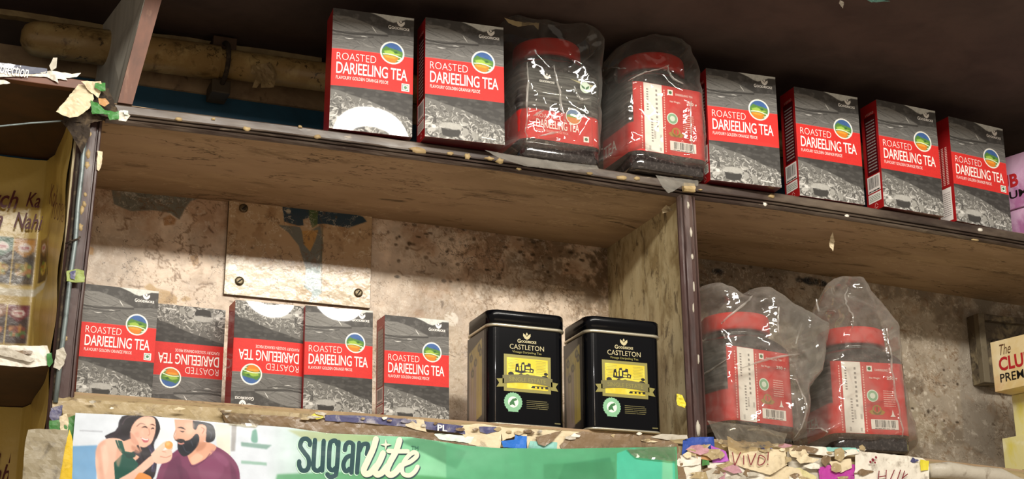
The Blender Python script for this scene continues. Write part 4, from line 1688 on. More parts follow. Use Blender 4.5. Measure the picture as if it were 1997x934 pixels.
def plate_canvas():
    X0, X1, Z1, Z0 = .0925, .2945, -.0175, -.1555
    w_, h_ = 170, 118
    cv = Canvas(w_, h_, 'b79a76')
    T = lambda pts: [((at(a, b, D).x - X0) / (X1 - X0) * w_, (Z1 - at(a, b, D).z) / (Z1 - Z0) * h_) for a, b in pts]
    n = vnoise(w_, h_, 12, 3)
    cv.blend(0, 0, np.clip((n - .55) * 6, 0, 1) * .6, '8d6b48')
    zz = np.linspace(0, 1, h_)[:, None] * np.ones((1, w_))
    cv.blend(0, 0, np.clip((zz - .5) * 3 + (n - .5) * 3, 0, 1) * .6, 'c4b492')  # paler lower part: light below the shelf's shadow painted in
    cv.poly(T([(445, 505), (470, 502), (500, 520), (540, 535), (580, 545), (590, 575), (560, 585), (440, 575)]), 'd8cdb2', .6, soft=2)
    cv.poly(T([(548, 402), (600, 406), (660, 408), (705, 425), (712, 434), (676, 446), (630, 438), (600, 440), (580, 442), (552, 434)]), '223a48', 1)
    cv.poly(T([(540, 440), (582, 444), (590, 460), (622, 440), (628, 480), (622, 520), (620, 570), (600, 592), (590, 560), (595, 530), (580, 480), (560, 455)]), '6d7068', 1)
    cv.poly(T([(593, 525), (622, 520), (624, 572), (600, 594), (592, 562)]), '9fb3b4', .9)
    cv.poly(T([(586, 452), (618, 450), (612, 470), (602, 492), (590, 478)]), 'b98d4e', .95)
    cv.poly(T([(574, 555), (590, 560), (606, 572), (600, 590), (575, 588)]), 'b5976a', .9)
    cv.poly(T([(600, 405), (618, 408), (616, 440), (606, 446), (600, 425)]), '4c5f34', .9)
    cv.poly(T([(588, 430), (600, 426), (604, 440), (590, 446)]), 'b99a78', .9)
    q = T([(560, 414)])[0]
    cv.disc(q[0], q[1], 3, 'b9ab94', .9)
    cv.stroke(T([(626, 440), (624, 500), (624, 572)]), 1.4, '5a5a48', .8)
    rg = random.Random(1)
    for k in range(50):
        x, y = rg.uniform(0, w_), rg.uniform(0, h_)
        cv.disc(x, y, rg.uniform(.6, 2), rg.choice(['5f4630', '745a40', 'e2d6bf']), .7, ry=rg.uniform(.6, 2))
    return cv, (lambda u, v: np.stack([X0 + u * (X1 - X0), np.full_like(u, D - .0052), Z1 + v * (Z0 - Z1)], -1))


cv, fn = plate_canvas()
o = grid('plate_face', cv, fn, mat('plate_paint', veins=[('6b5138', 34, .014, .7), ('e6dcc4', 50, .012, .5)], vcol=True, rough=.32, spec=.5, coat=.3, bump=(60, .001), spots=[('7a5c3c', 50, .6, .68, .6)]), pt)
o.matrix_parent_inverse = pinv
o = box('plate_back', .0920, .2950, D - .0050, D - .0005, -.1562, -.0170, mat('plate_edge', '5b4a36', rough=.6), pt, .0006)
o.matrix_parent_inverse = pinv
for (px, py) in ((475, 406), (467, 548), (699, 571)):
    q = at(px, py, D - .006)
    bm = bmesh.new()
    R = []
    for (y, r) in ((D - .0052, .0062), (D - .0065, .0062), (D - .0078, .0048), (D - .0082, .0035)):
        R.append([bm.verts.new((q.x + r * math.cos(2 * math.pi * k / 18), y, q.z + r * math.sin(2 * math.pi * k / 18))) for k in range(18)])
    for a, b in zip(R, R[1:]):
        for k in range(18):
            bm.faces.new((a[k], b[k], b[(k + 1) % 18], a[(k + 1) % 18]))
    bm.faces.new(R[-1])
    s = fromb('screw', bm, M_screw, pt)
    s.matrix_parent_inverse = pinv
    a = random.uniform(.6, 1.2)
    c, d = math.cos(a) * .0036, math.sin(a) * .0036
    e = .0006
    sl = pyd('slot', [(q.x - c - e, D - .0084, q.z - d + e), (q.x - c + e, D - .0084, q.z - d - e), (q.x + c + e, D - .0084, q.z + d - e), (q.x + c - e, D - .0084, q.z + d + e)], [(0, 1, 2, 3)], M_groove, s)

# wooden switch board on the right-hand wall
sb = empty('switch_board', (1.34, D, -.13))
tag(sb, 'grimy wooden electrical board fixed to the wall behind the club cartons', 'electrical board')
sinv = Matrix.Translation((-1.34, -D, .13))
mw = mat('board_grimy', '574c3c', rough=.6, bump=(70, .0012), spots=[('8f8264', 40, .5, .62, .8), ('2b241a', 50, .52, .64, .9)])
mw2 = mat('board_side_pale', '6e6450', rough=.6, spots=[('4a4030', 40, .5, .65, .8)])
for nm, a in (('board_back', (1.300, 1.42, D - .018, D - .0005, -.185, -.072)), ('board_frame', (1.300, 1.312, D - .030, D - .018, -.185, -.072)), ('board_frame', (1.312, 1.42, D - .030, D - .018, -.082, -.072)),
              ('board_frame', (1.312, 1.42, D - .030, D - .018, -.185, -.176))):
    o = box(nm, *a, mw2 if a[1] < 1.32 else mw, sb, .001)
    o.matrix_parent_inverse = sinv
o = tube('knob', [(1.335, D - .018, -.115), (1.335, D - .028, -.115)], [.005, .004], M_gunk, sb, 12)
o.matrix_parent_inverse = sinv

# ------------------------------------------------------------------ club cartons at the right end
M_club = mat('club_print', 'd9bf86', rough=.45, coat=.2, spots=[('efe3c0', 14, .4, .6, .8), ('c98f5c', 9, .52, .66, .8)])
M_cluby = mat('club_print_yellow', 'ddd596', rough=.45, coat=.2, spots=[('d8c92e', 14, .5, .62, .8), ('f2efd8', 20, .5, .62, .6)])
M_clubp = mat('club_print_pink', 'c79cc0', rough=.35, coat=.5, spots=[('a06090', 20, .5, .65, .8), ('e0c6dc', 14, .45, .6, .6)])
M_cr = mat('club_red', 'b3262a', rough=.4)
M_cg = mat('club_brown', '5a3a24', rough=.4)
M_rose = mat('club_rose', 'c0506a', rough=.4)


def club(x, y, z, h, m, yaw, label, texts, group, wd=.15):
    t = empty('product_carton', (x, y, z), (0, 0, math.radians(yaw)))
    tag(t, label, 'carton', group)
    fromb('carton', boxbm(bmesh.new(), 0, wd, 0, .07, 0, h, .0008), m, t)
    fl = Flat()
    for a in texts:
        fl.text(*a[:5], a[5], **(a[6] if len(a) > 6 else {}))
    if texts:
        fl.build('lettering', lambda a, b, lv: (a, -.0003 - lv, b), t)
    return t


CG = 'stacked cartons at the right end of the shelves'
ZL = zlow(1.2)
# lower pile: bottom yellow, set-back yellow, and the lettered carton on top
club(1.228, .100, ZL + .0005, -.300 - ZL - .001, M_cluby, -76, 'lowest pale yellow carton at the right end with small printed numbers', [('0733', .020, .006, .045, .013, M_cg)], CG)
club(1.262, .110, -.3000, .069, M_cluby, -76, 'set-back yellow carton between the lowest carton and the lettered one', [], CG)
club(1.225, .101, -.2305, .076, M_club, -76, 'cream carton with red and black club lettering atop the lower right pile',
     [('The', .016, .053, .036, .069, M_cg, dict(shear=.35)), ('CLUB', .012, .029, .070, .050, M_cr, dict(bold=.03)), ('PREMIUM', .012, .012, .086, .025, M_black, dict(bold=.01))], CG)
# pink ones on the upper shelf
zz = ztop(1.25) + .0005
club(1.2350, .119, zz, .052, M_clubp, -72, 'pink carton lying lowest at the right end of the upper shelf', [], CG)
club(1.2310, .116, zz + .0525, .085, M_clubp, -72, 'pink lettered carton on top of another beside the last tea box',
     [('CLUB', .018, .034, .084, .056, M_cr, dict(bold=.04)), ('PREMIUM', .006, .016, .098, .028, M_black, dict(bold=.02)), ('Fa', .108, .026, .122, .034, M_rose, dict(shear=.3))], CG)

# ------------------------------------------------------------------ the printed banner along the lower shelf edge
BY = -.0235


def banner():
    x0p, x1p, y0p, y1p = 140, 1322, 796, 1010
    A, B_ = at(143, 934, BY), at(1316, 934, BY)
    X0, X1 = -.112, .6235
    Z1, Z0 = -.372, -.500
    w_, h_ = 1050, 184
    cv = Canvas(w_, h_, '58b07c')

    def T(pts):
        o = []
        for a, b in pts:
            q = at(a, b, BY)
            o.append(((q.x - X0) / (X1 - X0) * (w_ - 1), (Z1 - q.z) / (Z1 - Z0) * (h_ - 1)))
        return o
    Pp = lambda pts, c, al=1, soft=0: cv.poly(T(spline(list(pts) + [pts[0]], 5)), c, al, soft=soft)
    Lp = lambda pts, c, al=1, soft=0: cv.poly(T(pts), c, al, soft=soft)
    St = lambda pts, wd, c, al=1, soft=0, taper=False: cv.stroke(T(spline(pts, 6)), wd, c, al, soft, taper)
    # ground: pale room at the left fading into green
    xs = np.linspace(X0, X1, w_)[None, :]
    zs = np.linspace(0, 1, h_)[:, None]
    fade = np.clip((xs - .10) / .16, 0, 1) * np.ones_like(zs)
    base = np.array(hx('cfd8e4'))[None, None] * (1 - fade[..., None]) + np.array(hx('7ec59a'))[None, None] * fade[..., None]
    f2 = np.clip((xs - .30) / .18, 0, 1) * np.ones_like(zs)
    base = base * (1 - f2[..., None]) + np.array(hx('4a9a6c'))[None, None] * f2[..., None]
    cv.a[:] = base
    Lp([(140, 870), (190, 868), (186, 1010), (140, 1010)], '6f9fcb', soft=1)
    Lp([(155, 838), (200, 840), (200, 843), (155, 841)], 'b2b9c4')
    Lp([(300, 815), (345, 818), (340, 880), (310, 870)], 'e2e6ea', soft=1)
    Lp([(418, 826), (450, 828), (448, 934), (430, 934)], 'd8d8cc', soft=1)
    Lp([(452, 828), (462, 828), (458, 880), (450, 880)], '9d9d9f', soft=1)
    Lp([(470, 862), (530, 868), (520, 876), (470, 870)], '7fa09a', soft=1)
    Lp([(470, 898), (520, 902), (520, 908), (470, 904)], '8fb3a8', soft=1)
    Pp([(492, 840), (500, 838), (502, 862), (490, 860)], '6f9f93', soft=1)
    # woman: hair behind
    Pp([(238, 812), (262, 806), (300, 812), (312, 832), (308, 850), (300, 868), (306, 900), (298, 934), (268, 934), (262, 880), (230, 858), (205, 852), (212, 846), (228, 838), (232, 822)], '241f28')
    St([(232, 835), (222, 848), (206, 853)], 5, '2c2630')
    # shoulder and arm
    Pp([(206, 856), (222, 854), (238, 858), (248, 872), (240, 900), (238, 934), (232, 980), (195, 980), (190, 934), (186, 900), (190, 870)], 'dfb3a0')
    Pp([(192, 900), (186, 880), (196, 862), (206, 860), (200, 890), (204, 940), (196, 960)], 'c89784', .6, soft=2)
    Pp([(236, 862), (262, 856), (276, 882), (260, 900), (240, 894)], 'd9a993')
    # dress
    Lp([(229, 858), (238, 860), (244, 880), (266, 884), (258, 892), (270, 904), (262, 932), (256, 980), (228, 980), (224, 930), (222, 902), (240, 884), (234, 876)], '0f4a40', soft=0)
    Pp([(240, 882), (252, 884), (262, 880), (264, 890), (250, 894)], '0a3a34')
    St([(226, 858), (232, 874), (240, 884)], 2.5, '0d443c')
    # face
    Pp([(254, 842), (258, 828), (266, 818), (282, 812), (300, 815), (304, 830), (302, 846), (296, 862), (288, 870), (278, 872), (264, 866), (256, 856)], 'e3b29e')
    Pp([(254, 842), (262, 850), (272, 868), (262, 866), (254, 856)], 'c48e7a', .7, soft=1)
    St([(266, 832), (274, 826), (284, 828)], 2.2, '5a3a34', .9, taper=True)
    St([(292, 828), (298, 828), (303, 831)], 2.0, '5a3a34', .9, taper=True)
    St([(276, 834), (283, 832), (288, 835)], 2.6, '2a1c1c', .95, taper=True)
    St([(294, 837), (298, 835), (301, 837)], 2.2, '2a1c1c', .95, taper=True)
    St([(290, 835), (292, 846), (288, 849)], 1.3, 'b98472', .8)
    Pp([(274, 852), (282, 855), (290, 856), (288, 862), (280, 862)], 'b8606a')
    St([(276, 854), (283, 857), (289, 857)], 1.8, 'f6efe8', .95)
    St([(276, 840), (280, 846)], 4, 'eebfae', .5, soft=1)
    q = T([(250, 841)])[0]
    cv.disc(q[0], q[1], 3.3, 'f0ece6')
    Pp([(240, 818), (256, 808), (282, 809), (268, 818), (258, 830), (252, 846), (246, 850), (236, 840)], '1f1b22')
    Pp([(302, 814), (310, 828), (308, 846), (303, 852), (304, 834)], '1f1b22')
    St([(262, 880), (276, 890), (284, 915), (276, 945)], 7, '2a2530', .9)
    St([(290, 868), (302, 890), (298, 920)], 6, '34304a', .9)
    St([(268, 868), (280, 895), (288, 930)], 3, '1b171e', .9)
    # man: body
    Pp([(336, 884), (356, 872), (372, 886), (390, 892), (404, 868), (424, 872), (448, 888), (464, 910), (468, 940), (466, 985), (300, 985), (306, 930), (318, 900)], '74385a')
    Pp([(330, 900), (350, 890), (356, 934), (340, 960), (318, 940)], '5e2c4c', .7, soft=2)
    Pp([(384, 905), (420, 890), (436, 920), (400, 950)], '84466a', .5, soft=2)
    Pp([(364, 884), (380, 862), (402, 862), (422, 872), (404, 892), (378, 906), (370, 900)], 'd7a188')
    Pp([(370, 894), (378, 906), (396, 892), (384, 884)], 'ecc0a8', .6, soft=1)
    # head
    Pp([(340, 818), (376, 819), (400, 826), (404, 840), (396, 862), (378, 872), (352, 866), (346, 856), (340, 856), (342, 842)], 'd9a58e')
    Pp([(400, 826), (392, 834), (386, 848), (398, 860), (412, 862), (408, 840)], 'd9a58e')
    Pp([(346, 860), (352, 856), (360, 860), (372, 856), (382, 846), (388, 852), (386, 868), (372, 884), (358, 890), (348, 880), (346, 870)], '1e222c')
    Pp([(340, 858), (348, 856), (360, 858), (356, 864), (350, 866), (346, 862)], '2b2628')
    St([(347, 864), (353, 866), (359, 864)], 2.2, 'c98a80')
    Pp([(376, 820), (392, 822), (414, 828), (420, 846), (416, 860), (402, 862), (402, 846), (400, 830), (388, 828), (382, 838), (376, 834)], '23242c')
    Pp([(386, 832), (394, 828), (402, 832), (402, 842), (396, 852), (390, 848)], 'dba690')
    St([(392, 833), (398, 837), (394, 846)], 1.4, 'a56e58')
    St([(346, 834), (354, 834), (362, 838)], 2.6, '2b201e', taper=True)
    St([(350, 840), (356, 842), (360, 841)], 2.0, '3a2926', taper=True)
    St([(343, 838), (339, 850), (342, 857), (349, 855)], 1.6, 'b47e69', .9)
    # soft modelling in the printed portraits
    Pp([(262, 822), (280, 816), (296, 820), (290, 830), (270, 830)], 'f0c9b6', .5, soft=3)
    Pp([(262, 844), (270, 842), (272, 852), (264, 852)], 'd98f80', .45, soft=2)
    Pp([(256, 868), (276, 876), (270, 884), (258, 878)], 'b57f6a', .7, soft=2)
    Pp([(196, 872), (206, 868), (212, 900), (204, 926)], 'efc8b6', .6, soft=3)
    Pp([(228, 872), (238, 880), (232, 910), (226, 900)], 'c4927c', .6, soft=2)
    Pp([(360, 826), (378, 824), (376, 842), (364, 846)], 'e8bba4', .5, soft=3)
    Pp([(386, 862), (402, 864), (396, 876), (382, 880)], 'b07a62', .6, soft=2)
    St([(238, 828), (246, 816), (262, 810)], 1.6, '5a4c58', .6)
    St([(292, 876), (300, 896), (296, 915)], 1.4, '6a6488', .6)
    St([(300, 876), (306, 892)], 1.2, '7a7898', .5)
    St([(404, 838), (412, 846), (410, 856)], 1.6, '474a58', .7)
    St([(380, 822), (396, 824), (412, 832)], 1.4, '4a4c5a', .7)
    St([(356, 868), (362, 880), (370, 882)], 1.4, '3c4454', .7)
    St([(372, 860), (376, 870)], 1.4, '3c4454', .7)
    Pp([(410, 878), (430, 884), (446, 900), (440, 910), (420, 892)], '8d4f74', .6, soft=3)
    Pp([(344, 905), (362, 915), (372, 940), (356, 950)], '592848', .6, soft=3)
    Pp([(448, 900), (460, 920), (462, 940), (452, 940)], '5c2a4a', .6, soft=2)
    St([(370, 906), (378, 910), (398, 898), (410, 884)], 1.4, '5a2948', .8)
    # her forearm and hand offering a sweet
    Pp([(232, 934), (262, 916), (296, 888), (302, 900), (276, 924), (250, 945), (236, 950)], 'e0b4a2')
    Pp([(294, 886), (306, 874), (316, 866), (322, 872), (318, 878), (330, 876), (336, 884), (332, 898), (316, 904), (302, 902)], 'e5bba9')
    St([(316, 880), (326, 882), (334, 880)], 1.5, 'bd8a78', .9)
    St([(312, 890), (324, 892), (334, 888)], 1.5, 'bd8a78', .9)
    St([(306, 878), (318, 866), (326, 862)], 4, 'e8c0ae')
    St([(322, 886), (330, 880), (335, 872)], 4.5, 'e3b7a5')
    q = T([(329, 868)])[0]
    cv.disc(q[0], q[1], 6.5, 'd99a58')
    cv.disc(q[0] - 1.5, q[1] - 2, 3, 'eebb7c', .8, soft=1)
    Pp([(262, 934), (272, 922), (288, 926), (296, 934), (296, 960), (262, 960)], 'd38a4a')
    # fold shading painted as darker tones in the green part
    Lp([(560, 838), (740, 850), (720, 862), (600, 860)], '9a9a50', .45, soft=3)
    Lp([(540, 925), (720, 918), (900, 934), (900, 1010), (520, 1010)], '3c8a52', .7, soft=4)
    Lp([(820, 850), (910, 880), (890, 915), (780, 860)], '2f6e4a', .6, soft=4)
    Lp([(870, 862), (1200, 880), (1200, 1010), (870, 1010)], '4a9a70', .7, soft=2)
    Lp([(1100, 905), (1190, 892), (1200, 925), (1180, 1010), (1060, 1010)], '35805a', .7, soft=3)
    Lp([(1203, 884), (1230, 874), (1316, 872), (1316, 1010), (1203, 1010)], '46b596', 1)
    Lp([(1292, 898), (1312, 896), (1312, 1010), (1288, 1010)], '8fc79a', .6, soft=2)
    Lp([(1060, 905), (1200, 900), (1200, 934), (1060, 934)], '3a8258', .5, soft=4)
    cv.noise(.05, 20, 4)
    top = [(100, 803), (300, 812), (455, 826), (560, 833), (640, 845), (800, 852), (905, 868), (975, 874), (1100, 875), (1316, 871)]
    tx, tz = zip(*[(at(a, b, BY).x, at(a, b, BY).z) for a, b in top])

    def fn(u, v):
        x = X0 + u * (X1 - X0)
        zt = np.interp(x, tx, tz)
        z = Z1 + v * (Z0 - Z1)
        z = np.minimum(z, zt)
        wv = np.array([fb(a * 7, b * 16, 2, 3) for a, b in zip(x, z)])
        y = BY - .0016 * wv
        return np.stack([x, y, z], -1)
    t = empty('shelf_banner', (0, BY, -.44))
    tag(t, 'green printed banner with a couple and large lettering taped along the lower shelf edge', 'banner')
    bi = Matrix.Translation((0, -BY, .44))
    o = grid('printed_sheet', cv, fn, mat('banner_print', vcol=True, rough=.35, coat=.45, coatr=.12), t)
    o.matrix_parent_inverse = bi
    # lettering
    dk, lt, cr = mat('banner_ink_dark_teal', '0f3f47', rough=.4, coat=.4), mat('banner_ink_mint', 'bfe8cf', rough=.4, coat=.4), mat('banner_ink_cream', 'e6dcc8', rough=.4, coat=.4)
    fl = Flat(.00012)
    q = lambda a, b: (at(a, b, BY).x, at(a, b, BY).z)
    # condensed rounded letters drawn as strokes, in photo-measured positions
    S = {
        's': [[(604, 868), (604, 862), (598, 856), (590, 857), (586, 864), (586, 872), (594, 884), (601, 894), (602, 908), (597, 917), (588, 917), (583, 908), (583, 900)]],
        'u': [[(614, 858), (611, 905), (613, 915), (620, 918), (627, 912)], [(631, 860), (628, 918)]],
        'g': [[(658, 868), (654, 860), (647, 861), (643, 868), (641, 905), (643, 914), (649, 917), (655, 912)], [(660, 862), (656, 918), (652, 928), (643, 930), (638, 925)]],
        'a': [[(672, 878), (674, 868), (680, 863), (687, 866), (688, 874), (685, 922)], [(687, 888), (676, 892), (670, 902), (670, 912), (675, 919), (682, 914)]],
        'r': [[(700, 864), (696, 922)], [(700, 880), (706, 868), (716, 866), (717, 874), (715, 886)]],
    }
    for mtl, wd, dx, dz, lv in ((lt, 9.2, -1.2, 1.2, 1), (dk, 8.4, 0, 0, 2)):
        fl.level = lv
        for k, strokes in S.items():
            for st_ in strokes:
                fl.stroke([q(a + dx, b + dz) for a, b in spline(st_, 6)], wd * .00063, mtl)
                for a, b in (st_[0], st_[-1]):
                    c = q(a + dx, b + dz)
                    fl.disc(c[0], c[1], wd * .00030, mtl, 10)
    L = {
        'l': [(733, 856), (727, 876), (716, 900), (709, 916), (712, 924), (722, 922), (734, 908)],
        'i': [(747, 884), (740, 900), (731, 916), (734, 925), (744, 922), (756, 908)],
        't': [(779, 858), (772, 880), (760, 902), (754, 918), (760, 926), (770, 922), (782, 908)],
        'tb': [(757, 879), (772, 880), (795, 880)],
        'e': [(786, 906), (800, 900), (812, 890), (812, 884), (804, 883), (792, 894), (784, 910), (786, 924), (798, 927), (808, 920), (814, 910)],
    }
    for mtl, wd, dx, dz, lv in ((dk, 12.0, 1.8, 2.0, 3), (cr, 11.6, 0, 0, 4)):
        fl.level = lv
        for k, st_ in L.items():
            ww = wd * (.72 if k in ('tb', 'e') else 1)
            fl.stroke([q(a + dx, b + dz) for a, b in spline(st_, 6)], ww * .00062, mtl)
            for a, b in (st_[0], st_[-1]):
                c = q(a + dx, b + dz)
                fl.disc(c[0], c[1], ww * .00030, mtl, 10)
        sx_, sy_ = 752 + dx, 867 + dz
        star = []
        for k in range(8):
            r_ = 11 if k % 2 == 0 else 3.2
            star.append(q(sx_ + r_ * math.cos(math.pi * k / 4), sy_ + r_ * math.sin(math.pi * k / 4)))
        fl.poly(star, mtl)
    a, b = q(802, 878), q(816, 870)
    fl.text('TM', a[0], a[1], b[0], b[1], mat('banner_ink_faint', '2f6e58', rough=.4))
    lt_ = fl.build('lettering', lambda x, z, lv: (x, BY - .0016 * fb(x * 7, z * 16, 2, 3) - .0004 - lv, z), t)
    lt_.matrix_parent_inverse = bi
    return t, bi


ban, bi = banner()

# ------------------------------------------------------------------ layers of old paper and tape on the lower shelf edge
SCR = [
    (P_dirty, -.0160, [(120, 786), (150, 777), (220, 783), (300, 788), (440, 796), (560, 803), (640, 812), (640, 836), (560, 838), (455, 830), (300, 816), (156, 808), (150, 850), (128, 850)]),
    (P_brown, -.0200, [(432, 803), (470, 806), (560, 812), (640, 818), (720, 826), (800, 834), (860, 848), (930, 868), (912, 880), (850, 868), (800, 857), (700, 854), (620, 843), (500, 834), (440, 826)]),
    (P_indigo, -.0215, [(634, 809), (700, 810), (800, 818), (850, 824), (905, 830), (908, 846), (860, 840), (790, 832), (700, 824), (634, 820)]),
    (P_yellow, -.0225, [(604, 812), (622, 802), (630, 806), (630, 815), (618, 818)]),
    (P_cream, -.0222, [(796, 816), (826, 818), (832, 842), (812, 838), (790, 830)]),
    (P_palet, -.0205, [(845, 845), (870, 846), (925, 852), (918, 864), (880, 860), (856, 856)]),
    (P_cream, -.0210, [(900, 828), (936, 826), (978, 832), (977, 858), (975, 874), (936, 872), (915, 866), (902, 846)]),
    (P_indigo, -.0222, [(934, 832), (968, 832), (972, 840), (950, 846), (936, 842)]),
    (P_cream, -.0218, [(976, 832), (1028, 836), (1028, 852), (1005, 850), (980, 860)]),
    (P_blue, -.0228, [(978, 860), (1003, 857), (1005, 848), (1028, 850), (1027, 875), (982, 872)]),
    (P_cream, -.0200, [(1027, 836), (1130, 842), (1112, 856), (1096, 878), (1028, 876)]),
    (P_teal, -.0212, [(1034, 860), (1088, 862), (1086, 876), (1030, 876)]),
    (P_brown, -.0235, [(1045, 852), (1070, 846), (1098, 838), (1078, 860), (1062, 870), (1050, 866)]),
    (P_brown, -.0215, [(1110, 850), (1135, 841), (1200, 846), (1286, 850), (1322, 866), (1340, 940), (1314, 940), (1312, 878), (1222, 876), (1200, 880), (1098, 880), (1092, 868)]),
    (P_grey, -.0225, [(1268, 852), (1290, 846), (1340, 848), (1342, 855), (1300, 858)]),
    (P_white, -.0205, [(1325, 888), (1368, 890), (1366, 1000), (1316, 1000)]),
    (P_navy, -.0190, [(1332, 858), (1350, 852), (1392, 852), (1394, 872), (1372, 890), (1330, 888)]),
    (P_orange, -.0210, [(1352, 882), (1374, 866), (1386, 880), (1388, 898), (1360, 894)]),
    (P_violet, -.0200, [(1386, 868), (1416, 880), (1422, 900), (1390, 902)]),
    (P_green, -.0205, [(1370, 896), (1382, 894), (1384, 906), (1370, 908)]),
    (P_white, -.0190, [(1380, 902), (1430, 902), (1500, 925), (1500, 1000), (1380, 1000)]),
    (P_cream, -.0220, [(1418, 850), (1450, 868), (1490, 874), (1532, 878), (1536, 906), (1502, 926), (1460, 915), (1424, 902)]),
    (P_cream, -.0185, [(1500, 900), (1560, 915), (1590, 1000), (1480, 1000)]),
    (P_pale, -.0180, [(1520, 916), (1560, 912), (1592, 930), (1592, 1000), (1500, 1000)]),
    (P_white, -.0210, [(1560, 868), (1610, 872), (1690, 876), (1682, 886), (1620, 890), (1574, 884)]),
    (P_teal, -.0220, [(1612, 872), (1668, 873), (1676, 880), (1614, 880)]),
    (P_grey, -.0170, [(1536, 880), (1600, 892), (1640, 905), (1640, 1000), (1560, 960), (1536, 906)]),
    (P_magenta, -.0200, [(1596, 912), (1640, 902), (1668, 906), (1668, 1000), (1606, 1000)]),
    (P_cream, -.0222, [(1618, 900), (1660, 894), (1662, 912), (1640, 922), (1626, 916)]),
    (P_white, -.0215, [(1668, 880), (1720, 884), (1800, 893), (1812, 902), (1812, 1000), (1664, 1000)]),
    (P_yellow, -.0235, [(1795, 896), (1813, 898), (1811, 916), (1796, 918)]),
]
for i, (m, Y, pp) in enumerate(SCR):
    sheet('paper_scrap', pp, Y, m, lip, amp=.0014, sc=50, step=8, seed=i * 1.7)
# loose torn chips standing along the top edge
rg = random.Random(12)
for i in range(46):
    px = rg.uniform(150, 1790)
    py = float(np.interp(px, [130, 300, 600, 900, 1000, 1130, 1330, 1400, 1560, 1700, 1810], [780, 790, 806, 827, 834, 842, 850, 856, 872, 878, 895])) + rg.uniform(-2, 14)
    a, b = rg.uniform(4, 14), rg.uniform(2, 5)
    pp = [(px + a * math.cos(t) * rg.uniform(.5, 1.2), py + b * math.sin(t) * rg.uniform(.5, 1.3)) for t in np.linspace(0, 6.28, 8)[:-1]]
    sheet('paper_chip', pp, -.0232 - rg.uniform(0, .001), rg.choice([P_cream, P_white, P_grey, P_dirty, P_indigo, P_brown]), lip, amp=.0016, sc=90, step=4, seed=i)
for i in range(46):
    px, py = rg.uniform(1325, 1690), rg.uniform(868, 945)
    if 1420 < px < 1535 and 872 < py < 912:
        continue
    a, b = rg.uniform(8, 30), rg.uniform(4, 12)
    pp = [(px + a * math.cos(t) * rg.uniform(.4, 1.2), py + b * math.sin(t) * rg.uniform(.4, 1.3)) for t in np.linspace(0, 6.28, 9)[:-1]]
    sheet('paper_chip', pp, -.0225 - rg.uniform(0, .0014), rg.choice([P_cream, P_white, P_dirty, P_dirty, P_pink, P_brown, P_brown, P_cream, P_grey]), lip, amp=.0016, sc=90, step=5, seed=100 + i)
fl = Flat()
for st_ in ([(1428, 882), (1432, 906)], [(1444, 882), (1433, 907)], [(1450, 888), (1450, 906)], [(1458, 886), (1463, 906)], [(1474, 884), (1464, 907)], [(1480, 888), (1478, 906), (1488, 904), (1492, 894), (1484, 888), (1480, 889)], [(1498, 882), (1497, 898)], [(1497, 904), (1497, 907)],
            [(1714, 918), (1712, 940)], [(1728, 916), (1727, 940)], [(1714, 930), (1727, 928)], [(1744, 916), (1734, 940)], [(1756, 916), (1748, 940)], [(1764, 918), (1757, 940)], [(1760, 932), (1770, 924)]):
    fl.stroke([(at(a, b, -.0248).x, at(a, b, -.0248).z) for a, b in (spline(st_, 4) if len(st_) > 2 else st_)], .0014, P_maroon)
for (a, b, r) in ((1702, 897, 4), (1708, 892, 3), (1697, 901, 3), (1706, 902, 2.5)):
    q = at(a, b, -.0248)
    fl.disc(q.x, q.z, r * .0006, P_maroon, 9)
fl.build('marker_lettering', lambda x, z, lv: (x, -.0252 - lv, z), lip)
fl = Flat()
a, b = at(853, 840, -.0246), at(872, 829, -.0246)
fl.text('PL', a.x, a.z, b.x, b.z, M_white, bold=.02)
fl.build('scrap_lettering', lambda x, z, lv: (x, -.0246 - lv, z), lip)
# clear tape strips that catch the lamp
tp = film('clear_tape', tint='efe9da', haze=.08, gl=.3, rough=.2)
for i, pp in enumerate([[(430, 800), (470, 806), (520, 812), (500, 832), (450, 826)], [(1222, 876), (1316, 866), (1318, 900), (1240, 892)], [(1380, 820), (1470, 830), (1535, 846), (1530, 866), (1440, 880), (1400, 860)]]):
    sheet('tape_strip', pp, -.0262, tp, lip, amp=.0012, sc=70, step=6, seed=30 + i)
# grey rolled paper at the right end of the shelf edge
roll = tube('paper_roll', [at(1812, 918, -.02), at(1850, 917, -.02), at(1900, 924, -.02), at(1950, 930, -.02), at(1985, 940, -.02), at(2060, 960, -.02)], [.0095, .0115, .0105, .0120, .0070, .0060], P_grey, None, 14)
tag(roll, 'crumpled grey paper roll tucked along the shelf edge at the right', 'paper roll')

# ------------------------------------------------------------------ cabinet at the left: banner print, ledges, conduit
shl = empty('left_cabinet', (-.2, 0, 0))
tag(shl, 'neighbouring shelf unit at the far left with brown boards', 'cabinet')
li = Matrix.Translation((.2, 0, 0))
M_lbrown = mat('left_board_brown', '5c3018', rough=.5, stretch=(.3, 1, 1), spots=[('3a1d10', 14, .4, .65, .8), ('7a4a30', 40, .5, .65, .5)])
M_lunder = mat('left_board_underside', '4a2f16', rough=.7, spots=[('2e1c0e', 14, .4, .65, .8)])
for nm, a, m in (('shelf_board', (-.60, -.1385, .002, D, .0035, .016), M_lunder), ('board_edge', (-.60, -.112, -.010, .002, .0035, .0155), M_lbrown), ('shelf_board', (-.60, -.1385, 0, D, -.327, -.317), M_lunder),
                 ('cabinet_side', (-.66, -.60, 0, D, -.9, .2), M_lunder)):
    keep(box(nm, *a, m, shl, .0008), li)

# yellow printed sheet lining the back and the right side of that cabinet
M_yel = mat('yellow_sheet', vcol=True, rough=.4, coat=.3, coatr=.2, bump=(14, .004), spots=[('b08f48', 26, .55, .72, .4)])


